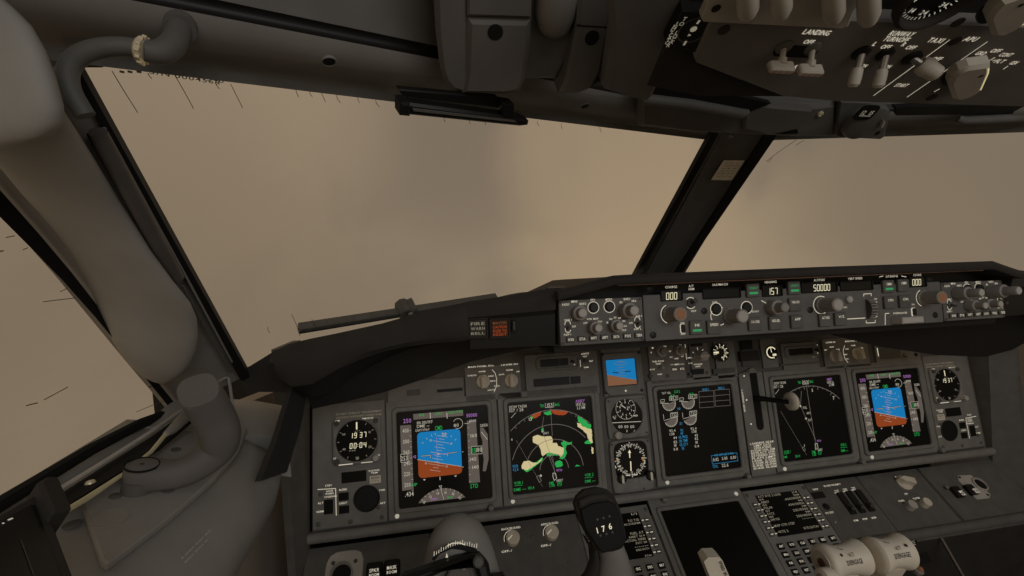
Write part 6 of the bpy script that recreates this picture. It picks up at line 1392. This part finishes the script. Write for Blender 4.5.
lab2('L', 875, 43.5, 3, .0036); lab2('OFF', 886, 46.5, 10, .0036); lab2('R', 904, 44, 3, .0036); lab2('OFF', 911, 47.2, 10, .0036); lab2('ON', 864, 65.5, 6, .0034); lab2('ON', 888, 66.3, 6, .0034); lab2('OFF', 937, 58.5, 11, .0036); lab2('START', 901.5, 85, 15, .0038)
lab2('GRD', 981, 53, 11, .0036); lab2('OFF', 996, 50.5, 11, .0036); lab2('CONT', 1006, 54.5, 14, .0036); lab2('FLT', 1000, 61, 11, .0036); lab2('GEN', 1014, 62.5, 8, .0036)
for a, c in (((949.7, 39.4), (873.3, 95.4)), ((987.5, 41.2), (907, 96.8)), ((980, 56.5), (977, 61)), ((987, 56.5), (982.5, 60.5)), ((995, 57), (988, 61)), ((1008, 65.5), (1003, 69)), ((939.5, 88.5), (934, 91.5)), ((992, 60.5), (996, 59.5))): t.b.line([t.p(*a), t.p(*c)], .0006 if a[1] < 50 else .0007, .0004)
t.part('lettering', t.b, 'ink')
# upper pale switch row
gp = t.part('switch_row_plate', MB().prism(pq((703, -40), (880, -40), (852, 4), (846, 20), (838, 22.5), (702, 15.5), (699, 11), (704, 0)), .0, .006, .001), 'overhead_knob')
c = t.p(716, 8, .006); t.part('screw', MB().disc(c[0], c[1], .003, .0064, 12), 'black', gp)
def paddle(name, x, y, x2, y2, r, mat, label=None):
    a = Vector((*t.p(x, y, .002), .002)); h_ = .020; e_ = t.p(x2, y2, h_); c = Vector((e_[0], e_[1], h_)); o = t.part(name, MB().lathe([(r * .95, 0), (r * .95, .002), (r * .6, .0032), (0, .0032)], a.x, a.y, 14), 'black')
    d = (c - a); t.part('lever', MB().tube([a, a + d * .5], [r * .42, r * .42], 10), 'metal', o)
    rr_ = [r * .5, r * .62, r * .66, r * .62, r * .40]; t.part('paddle', MB().tube([a + d * f for f in (.42, .5, .75, .95, 1.03)], rr_, 14), mat, o, label)
for x, y in ((748, 19), (781, 19), (834, 23), (869, 25)):
    a = Vector((*t.p(x - 1, -30, .012), .012)); c = Vector((*t.p(x, y - 3, .016), .016)); t.part('switch_paddle', MB().tube([a, a.lerp(c, .5), a.lerp(c, .85), c], [.0056, .0062, .0064, .0044], 16), 'overhead_knob')
# retractable landing light switches
w_ = t.part('switch_well', MB().prism([(x, y) for x, y in rrect(*t.p(796, 51), .036, .0105, .005, 4)], .0002, .0008), 'rubber')
for x, y, x2, y2 in ((784, 47, 781, 67), (812.5, 48.5, 810, 70)):
    a = Vector((*t.p(x, y, .001), .001)); h_ = .014; c = Vector((*t.p(x2, y2, h_), h_)); o = t.part('landing_light_switch', MB().lathe([(.0058, 0), (.0058, .002), (.004, .003), (0, .003)], a.x, a.y, 16), 'panel_dark')
    t.part('lever', MB().tube([a, a.lerp(c, .55), a.lerp(c, .56), a.lerp(c, .85)], [.0020, .0020, .0032, .0034], 10), 'overhead_knob', o)
    m = MB(); m.prism(rrect(c.x, c.y, .0205, .0055, .0024, 4), c.z - .003, c.z + .0045, .0012); t.part('crossbar', m, 'overhead_knob', o)
    m = MB()
    for i in range(4): m.line([(c.x - .008 + i * .0052, c.y - .0012), (c.x - .0055 + i * .0052, c.y + .0012)], .0012, c.z + .0048)
    t.part('bar_markings', m, 'orange', o)
paddle('toggle_switch', 861.5, 54, 853, 86, .0066, 'overhead_knob'); paddle('toggle_switch', 885.5, 55.5, 878, 87, .0066, 'overhead_knob')
a = Vector((*t.p(912, 58, .001), .001)); h_ = .016; c = Vector((*t.p(938, 75, h_), h_)); o = t.part('toggle_switch', MB().lathe([(.0066, 0), (.0066, .002), (.004, .003), (0, .003)], a.x, a.y, 14), 'black'); d = c - a; t.part('lever', MB().tube([a, a + d * .4], .0028, 10), 'metal', o); t.part('paddle', MB().tube([a + d * f for f in (.32, .40, .62, .64, .95, 1.02)], [.005, .0065, .0072, .0064, .0060, .004], 14), 'overhead_knob', o)
def selector(top, screw, edge):
    pz = .013; po = [t.p(x, y, pz) for x, y in top]; cx, cy = sum(v[0] for v in po) / len(po), sum(v[1] for v in po) / len(po); r = .0135
    o = t.part('selector_knob', MB().lathe([(r, 0), (r, .003), (0, .003)], cx, cy, 24), 'black')
    g_ = t.part('grip', MB().prism(po, .003, pz, .0028), 'overhead_knob', o)
    c = t.p(*screw, pz); t.part('set_screw', MB().disc(c[0], c[1], .0016, pz + .0003, 10), 'rubber', g_); b = MB(); b.line([t.p(x, y, pz) for x, y in edge], .0009, pz + .0003); t.part('index_line', b, 'ink_warm', g_)
selector([(949, 87), (952, 79), (960, 73), (970, 68.5), (991.4, 65.6), (991, 73), (982, 92), (972, 98), (959.5, 102), (954, 101)], (981, 76), [(988.5, 68), (988, 73), (980.5, 90)])
selector([(987.6, 22.5), (991, 15), (1003, 3), (1040, -10), (1042, 12), (1018, 31), (1001, 39), (993, 37.5)], (1021, 5), [(1022, 25), (1038, 14)])
# corner of a round gauge on the row above
gc = t.p(938, -7); o = t.part('round_gauge', MB().ring(circ(gc[0], gc[1], .0245, 36), circ(gc[0], gc[1], .0198, 36), 0, .008, .002), 'hood_black', sharp=50); t.part('gauge_dial', MB().disc(gc[0], gc[1], .0200, .0015, 30), 'screen_glass', o)
b = MB()
for i in range(22): a_ = rad(180 + 9 * i); e_ = Vector((math.cos(a_), math.sin(a_))); b.line([Vector(gc) + e_ * .0170, Vector(gc) + e_ * .0192], .0006, .002)
for i in (2, 7, 12, 17): a_ = rad(180 + 9 * i); e_ = Vector((math.cos(a_), math.sin(a_))); b.text(str(i * 2), *(Vector(gc) + e_ * .0138), .0036, .002)
t.part('gauge_markings', b, 'w', o)
screws(t, [t.p(724, 29.5), t.p(955, 41), t.p(932, 97), t.p(958, 22)], 0, .0040, 'hood_black')

# ------------------------------------------------------------------ trim over the centre post, grab rail, compass
CF = Frame(on_y(740, 118, -.265), (1, 0, 0), (0, -.80, .60))
k = Thing('centre_cover', 'moulded cover between the overhead panel and the head of the centre post', 'cover', CF, px=(760, 118), w=0)
pq3 = lambda *v: [k.p(*q) for q in v]
k.part('cover_moulding', MB().prism(pq3((640, 92), (690, 98), (744, 101), (812, 106), (838, 103), (838, 138), (800, 139), (690, 134), (640, 128)), -.05, .0, .006), 'trim_dark')
k.part('wedge', MB().prism(pq3((744, 101), (812, 107), (805, 118), (797, 127), (770, 133), (742, 127)), -.01, .006, .003), 'trim_dark'); k.part('recess', MB().prism(pq3((770, 134), (797, 129), (798, 133)), -.003, .001), 'black')
c = k.p(820, 113.5); k.part('bolt', MB().lathe([(.0040, 0), (.0040, .002), (.0025, .003), (.0022, .0018), (0, .0018)], c[0], c[1], 14), 'chrome'); c = k.p(730, 136.5); k.part('clip', MB().prism(rrect(c[0], c[1], .006, .004, .001), 0, .003), 'panel_dark')
k = Thing('grab_rail', 'dark grab rail in the shadowed slot under the edge of the overhead panel', 'grab rail', CF, px=(700, 100), w=.004)
k.part('slot', MB().prism([k.p(*q) for q in ((644, 76), (700, 86), (770, 102), (742, 113), (690, 104), (640, 98))], -.004, .003), 'black'); k.part('rail', MB().tube([(*k.p(640, 95), .007), (*k.p(690, 101), .007), (*k.p(741, 110), .007), (*k.p(746, 110), .004)], [.0065, .0065, .006, .004], 12), 'panel_dark')
k = Thing('grab_rail', 'dark grab rail along the brow over the far windshield beyond the compass', 'grab rail', CF, px=(980, 112), w=.004)
k.part('slot', MB().prism([k.p(*q) for q in ((895, 106), (1080, 100), (1080, 112), (895, 114))], -.004, .003), 'black'); k.part('rail', MB().tube([(*k.p(956, 117), .004), (*k.p(960, 117), .008), (*k.p(1080, 111), .008)], [.005, .006, .006], 12), 'panel_dark')
k = Thing('standby_compass', 'small standby compass in dark housing hanging from the brow below the switch panel', 'compass', CF, px=(866, 117), w=.004)
pq4 = lambda *v: [k.p(*q) for q in v]
k.part('mount_plate', MB().prism(pq4((840, 101), (893, 103), (885, 137), (880, 140), (838, 138), (835, 134)), -.03, .0, .002), 'panel_dark')
cc = k.p(863, 119); k.part('housing', MB().lathe([(.0275, 0), (.0275, .007), (.0255, .011), (.020, .0125), (0, .0125)], cc[0], cc[1], 28), 'panel_dark')
w4 = k.p(866.5, 112.5, .0125); s_ = k.part('window', MB().prism(squircle(w4[0], w4[1], .027, .0225, 24, 5), .0115, .0140), 'rubber'); b = MB(); b.text('12', w4[0] - .006, w4[1] + .001, .006, .0144); b.text('15', w4[0] + .006, w4[1] + .001, .006, .0144); b.line([(w4[0] - .009, w4[1] - .004), (w4[0] + .009, w4[1] - .004)], .0010, .0144); k.part('lettering', b, 'ink_dim', s_)
k.part('adjuster', MB().prism(pq4((874.5, 119), (877.5, 113), (879, 114), (876.5, 120)), .008, .017), 'knob_grey')
for x, y in ((845.5, 132), (877.5, 133)): c = k.p(x, y); k.part('screw', MB().disc(c[0], c[1], .0040, .0004, 12), 'rubber')

# ------------------------------------------------------------------ control column and yoke
YK = Frame(P(455, 548, .50), (1, 0, 0), (0, .45, .89))
t = Thing('control_column', 'grey domed control column head with trim scale and dark yoke bar under the flight display', 'control column', YK, px=(452, 576), w=0)
c = t.W(P(457, 513, .545)); rings = []
for h_, r_ in ((.0, .0008), (.0012, .0085), (.0035, .0150), (.0072, .0208), (.0115, .0256), (.0170, .0296), (.0250, .0340), (.0340, .0378), (.0500, .0422), (.075, .0470), (.11, .0500), (.20, .0520)):
    rings.append([c + Vector((math.cos(q_) * r_, -h_, math.sin(q_) * r_ * .9)) for q_ in [2 * PI * j / 28 for j in range(28)]])
t.part('dome', MB().loft(rings[::-1]), 'side_grey', sharp=70)
pq = lambda *v: [t.p(*q) for q in v]
b = MB(); rows = [(432, 558.5), (435, 552.5), (444, 546), (455, 542.5), (466, 544), (476, 548.5), (478.5, 552.5), (474, 553), (462, 549), (452, 548), (440, 553), (434, 560)]
sc_ = t.part('trim_scale', b.prism(pq(*rows), .002, .006, .0008), 'rubber'); b = MB()
for i in range(19):
    f = i / 18; x = 434 + 42.5 * f; y = 556 - 12.2 * math.sin(min(1, f * 1.25) * PI * .55) + (max(0, f - .6) * 10); b.line([t.p(x, y, .006), t.p(x + .3, y - (3.4 if i % 3 else 4.6), .006)], .0007, .0064)
b.line(pq((447, 545), (452, 542.2), (460, 542.0), (465, 544)), .0010, .0066); b.poly(pq((445.5, 556.5), (448, 556.3), (446.6, 551.5)), .0068); t.part('lettering', b, 'ink', sc_)
t.part('yoke_bar', MB().prism(pq((395, 585), (404, 572), (432, 563), (455, 555), (472, 551), (480, 552), (487, 560), (492, 585), (480, 585), (474, 565), (468, 559), (440, 569), (420, 578), (410, 590)), -.004, .022, .004), 'black')
hp = t.part('hub_plate', MB().prism(pq((437, 590), (450, 566), (469, 560.5), (474, 590)), -.002, .012, .002), 'trim_dark'); c = t.p(463.5, 567.5, .012); screws(t, [c], .012, .0032, 'metal'); c = t.p(478, 561, .02); t.part('pivot_cap', MB().lathe([(.0058, .018), (.0058, .026), (.004, .028), (0, .028)], c[0], c[1], 16), 'panel_dark')
t.part('side_bracket', MB().prism(pq((492, 574), (503, 572), (503, 590), (490, 590)), -.004, .016, .002), 'black')
YG = Frame(P(602, 525, .475), (1, 0, 0), (0, .40, .92))
k = Thing('yoke_grip', 'black yoke horn with three number wheels reading 176 in front of the keypad', 'yoke grip', YG, px=(602, 525), w=0)
pq = lambda *v: [k.p(*q) for q in v]
out = [(576, 505), (579, 497), (586, 490.5), (600, 488), (609, 490), (616, 497), (622, 510), (627, 532), (628, 540), (625, 546), (615, 551), (603, 555), (598, 553), (592, 541), (582, 523)]
k.part('housing', MB().prism(pq(*out), -.014, .0, .005), 'hood_black')
k.part('hood_ridge', MB().prism(pq((578, 500), (590, 494.5), (604, 493), (610, 498), (604, 499.5), (590, 502), (579, 508)), -.002, .004, .0015), 'hood_black')
fp = k.part('face', MB().prism(pq((580, 509), (592, 503), (608, 500.5), (615, 504), (621, 520), (625.5, 541), (620, 546.5), (603, 552), (599, 550), (584, 527)), -.001, .0025, .001), 'rubber')
b = MB()
for s_, x, y in (('1', 597.3, 530.5), ('7', 603.5, 528.7), ('6', 610.2, 526.3)): c = k.p(x, y, .003); b.text(s_, c[0], c[1], .0054, .0030, rot=rad(8), gap=.1)
k.part('digits', b, 'digit', fp); b = MB()
for i in range(3):
    for sg, yy in ((-1, 535.5), (1, 519.5)): c = k.p(599.5 + i * 6 + (-2 if sg > 0 else 1), yy - i * 1.6, .003); b.disc(c[0], c[1], .0012, .0030, 8)
k.part('wheel_ticks', b, 'knob_dark', fp)
rings = []
for l, r in (((600, 553), (626, 546)), ((602, 560), (630, 556)), ((601, 570), (634, 568)), ((598, 590), (640, 590))):
    a, c = k.W(P(*l, .478)), k.W(P(*r, .478)); m = (a + c) / 2; ax = (c - a) / 2; rings.append([m + ax * math.cos(q_) + Vector((0, 0, -.010 + .016 * math.sin(q_))) for q_ in [2 * PI * j / 20 for j in range(20)]])
k.part('grip_stem', MB().loft(rings), 'trim_grey', sharp=60)
rings = []
for l, r in (((583, 534), (592, 548)), ((589, 546), (598, 556)), ((590, 560), (599, 562)), ((585, 572), (598, 576)), ((570, 590), (598, 595))):
    a, c = k.W(P(*l, .486)), k.W(P(*r, .486)); m = (a + c) / 2; ax = (c - a) / 2; rings.append([m + ax * math.cos(q_) + Vector((0, 0, .010 * math.sin(q_))) for q_ in [2 * PI * j / 14 for j in range(14)]])
k.part('horn_arm', MB().loft(rings), 'hood_black', sharp=60)

# ------------------------------------------------------------------ thrust levers
def thrust(label, px0, px1, d0, left):
    a, c = P(*px0, d0), P(*px1, d0 + .002); k = Thing('thrust_lever', label, 'thrust lever', loc=a, group=None)
    ax = Vector((1, 0, 0)); ln = c.x - a.x
    prof = [(0, .0125), (.0008, .0158), (.0035, .0180), (.0075, .0182), (.014, .0160), (.024, .0144), (.034, .0150), (.041, .0168), (.046, .0184), (.0495, .0178), (.0515, .0150)]
    S_ = ln / .0515; rings = [[Vector((x * S_, math.cos(q_) * r_, math.sin(q_) * r_)) for q_ in [2 * PI * j / 36 for j in range(36)]] for x, r_ in prof]
    kn = k.part('knob', MB().loft(rings), 'cream', sharp=40)
    rad_at = lambda x: max(.0156, min((abs(x - p_[0] * S_), p_[1]) for p_ in prof)[1])
    tb = MB(); tb.text('A/T', 0, .0032, .0036, 0, width=.0066); tb.text('DISENGAGE', 0, -.0040, .0046, 0, width=.0190); tb.disc(-.012 if left else .010, .0042, .0016, 0, 10); tb.line([(-.010, .0125), (-.008, .010), (-.005, .0095)], .0008, 0)
    base = rad(128)                                # angle of the face turned to the captain
    tb.v = [(.027 * S_ + x, -math.sin(base + y / -.0166 - PI / 2 + 0) * 0 + math.cos(PI - (rad(42) + y / .0166)) * (rad_at(.027 * S_ + x) + .0004), math.sin(PI - (rad(42) + y / .0166)) * (rad_at(.027 * S_ + x) + .0004)) for x, y, z_ in tb.v]
    k.part('lettering', tb, 'black', kn)
    rings = [[Vector((.012 * S_ + x * .7, y, z_)) for x, y in ((0, -.011), (.035, -.011), (.035, .011), (0, .011))] for z_ in (-.012, -.08, -.16)]
    k.part('stem', MB().loft([[v + Vector((0, .06 * (i / 2) ** 1.2, 0)) for v in r_] for i, r_ in enumerate(rings)]), 'cream')
    if left:
        b = MB()
        for r0, r1, x0, x1 in ((.0120, .0080, -.0012, .0006), (.0060, .0050, -.0008, .0010)): b.loft([[Vector((x, math.cos(q_) * r_, math.sin(q_) * r_)) for q_ in [2 * PI * j / 24 for j in range(24)]] for x, r_ in ((x1, r0), (x0, r0), (x0, r1), (x1, r1))], False)
        k.part('end_rings', b, 'knob_grey'); k.part('disengage_button', MB().loft([[Vector((x, math.cos(q_) * r_, math.sin(q_) * r_)) for q_ in [2 * PI * j / 20 for j in range(20)]] for x, r_ in ((.001, .0048), (-.0012, .0046), (-.0016, .0030))]), 'rust')
        rings = [[Vector((x, -.016 + math.cos(q_) * r_, -.004 + math.sin(q_) * r_)) for q_ in [2 * PI * j / 24 for j in range(24)]] for x, r_ in ((-.016, .0085), (-.0145, .0105), (-.004, .0105), (-.002, .009))]
        tg = k.part('go_around_switch', MB().loft(rings), 'cream', sharp=50); k.part('button', MB().loft([[Vector((x, -.016 + math.cos(q_) * r_, -.004 + math.sin(q_) * r_)) for q_ in [2 * PI * j / 18 for j in range(18)]] for x, r_ in ((-.0155, .006), (-.0172, .0055), (-.0176, .004))]), 'knob_mid', tg)
        k.part('switch_arm', MB().tube([(-.010, -.016, -.006), (-.012, -.012, -.03), (-.010, 0, -.07)], [.008, .009, .010], 12), 'cream')
    return k
thrust('cream thrust lever knob with round orange button on its end beside the keypad', (822, 563), (867, 556), .49, True)
thrust('plain cream thrust lever knob farther from the keypad, marked DISENGAGE', (871.5, 556), (909, 550), .492, False)
k = Thing('speed_brake_lever', 'slim cream speed brake lever handle standing in front of the blank lower screen', 'lever', loc=P(715, 566, .46))
rings = []
for l, r, dd in (((704.5, 562), (706, 566), .46), ((708, 557.5), (714, 570), .46), ((719, 557), (724, 574), .462), ((722.5, 560), (729, 576), .463)):
    pass
b = MB(); b.slab([k.W(P(x, y, .452)) for x, y in ((704, 562), (708, 557.5), (719, 557), (722.5, 560.5), (736, 592), (716, 592))], R_F * .016)
k.part('handle', b, 'cream'); b = MB(); FR = Frame(P(722, 568, .4515), P(727, 579, .4515) - P(719.5, 562, .4515), P(730, 566, .4515) - P(720, 570, .4515))
b.text('SPEED', -.002, .0008, .0030, 0, width=.010); b.text('BRAKE', .010, .0008, .0030, 0, width=.010); k.part('lettering', b, 'black', matrix=k.inv @ FR.mat(0, 0, .0004) if FR.n.dot(CAM - FR.o) > 0 else k.inv @ FR.mat(0, 0, -.0004))
k.part('lever_stem', MB().tube([k.W(P(727, 590, .466)), k.W(P(735, 640, .50))], [.008, .009], 12), 'cream')
# details of the stand behind the thrust levers
k = Thing('trim_indicator', 'small black indicator with dim lettering on the stand beyond the thrust levers', 'indicator', LOW, px=(906, 543), w=.0)
pq = lambda *v: [k.p(*q) for q in v]
s_ = k.part('window', MB().prism(pq((898, 541), (915, 537), (917, 545), (901, 549)), -.0008, .003, .0006), 'rubber'); b = MB()
for i in range(4): y = 541.5 + i * 1.7; b.line(pq((900.5 + i * .8, y + 1), (913 + i * .6, y - 1.6)), .0010, .0034)
k.part('lettering', b, 'ink_dim', s_)
k.part('lower_window', MB().prism(pq((911, 556), (926, 552), (931, 562), (916, 566)), -.0008, .003, .0006), 'rubber')
k = Thing('stand_edge_strip', 'thin pale metal edge strip down the side of the aisle stand', 'edge strip', LOW, px=(948, 553), w=0)
k.part('strip', MB().prism([k.p(*q) for q in ((937, 533), (939, 533), (967, 582), (965, 582))], -.002, .002), 'metal')
k = Thing('indicator_lamp', 'small domed orange lamp on the aisle stand beside the thrust levers', 'lamp', LOW, px=(917, 571), w=0)
k.part('collar', MB().lathe([(.0085, -.001), (.0085, .006), (.006, .009), (0, .009)], n=16), 'knob_mid'); k.part('lens', MB().lathe([(.0050, .008), (.0048, .011), (.003, .0130), (0, .0135)], n=16), 'orange')
# ------------------------------------------------------------------ repeats carry one group phrase
GROUPS = {'display_unit': 'square displays on the main instrument panel', 'end_panel': 'panels below the clocks', 'clock': 'round clocks at both ends of the panel', 'sticker': 'INOP stickers', 'display_selector_panel': 'display selector panels',
          'annunciator_unit': 'annunciator modules', 'control_display_unit': 'keypad displays on the aisle stand', 'light_dimmer_panel': 'light dimmer panels', 'audio_jack_panel': 'audio jack panels', 'thrust_lever': 'thrust levers', 'grab_rail': 'grab rails under the overhead panel'}
for o in bpy.data.objects:
    if o.parent is None and o.get('label'):
        g = GROUPS.get(o.name.split('.')[0])
        if g: o['group'] = g
SC.view_settings.view_transform = 'Standard'; SC.view_settings.look = 'None'; SC.view_settings.exposure = 0.0; SC.view_settings.gamma = 1.0; SC.view_settings.use_curve_mapping = False
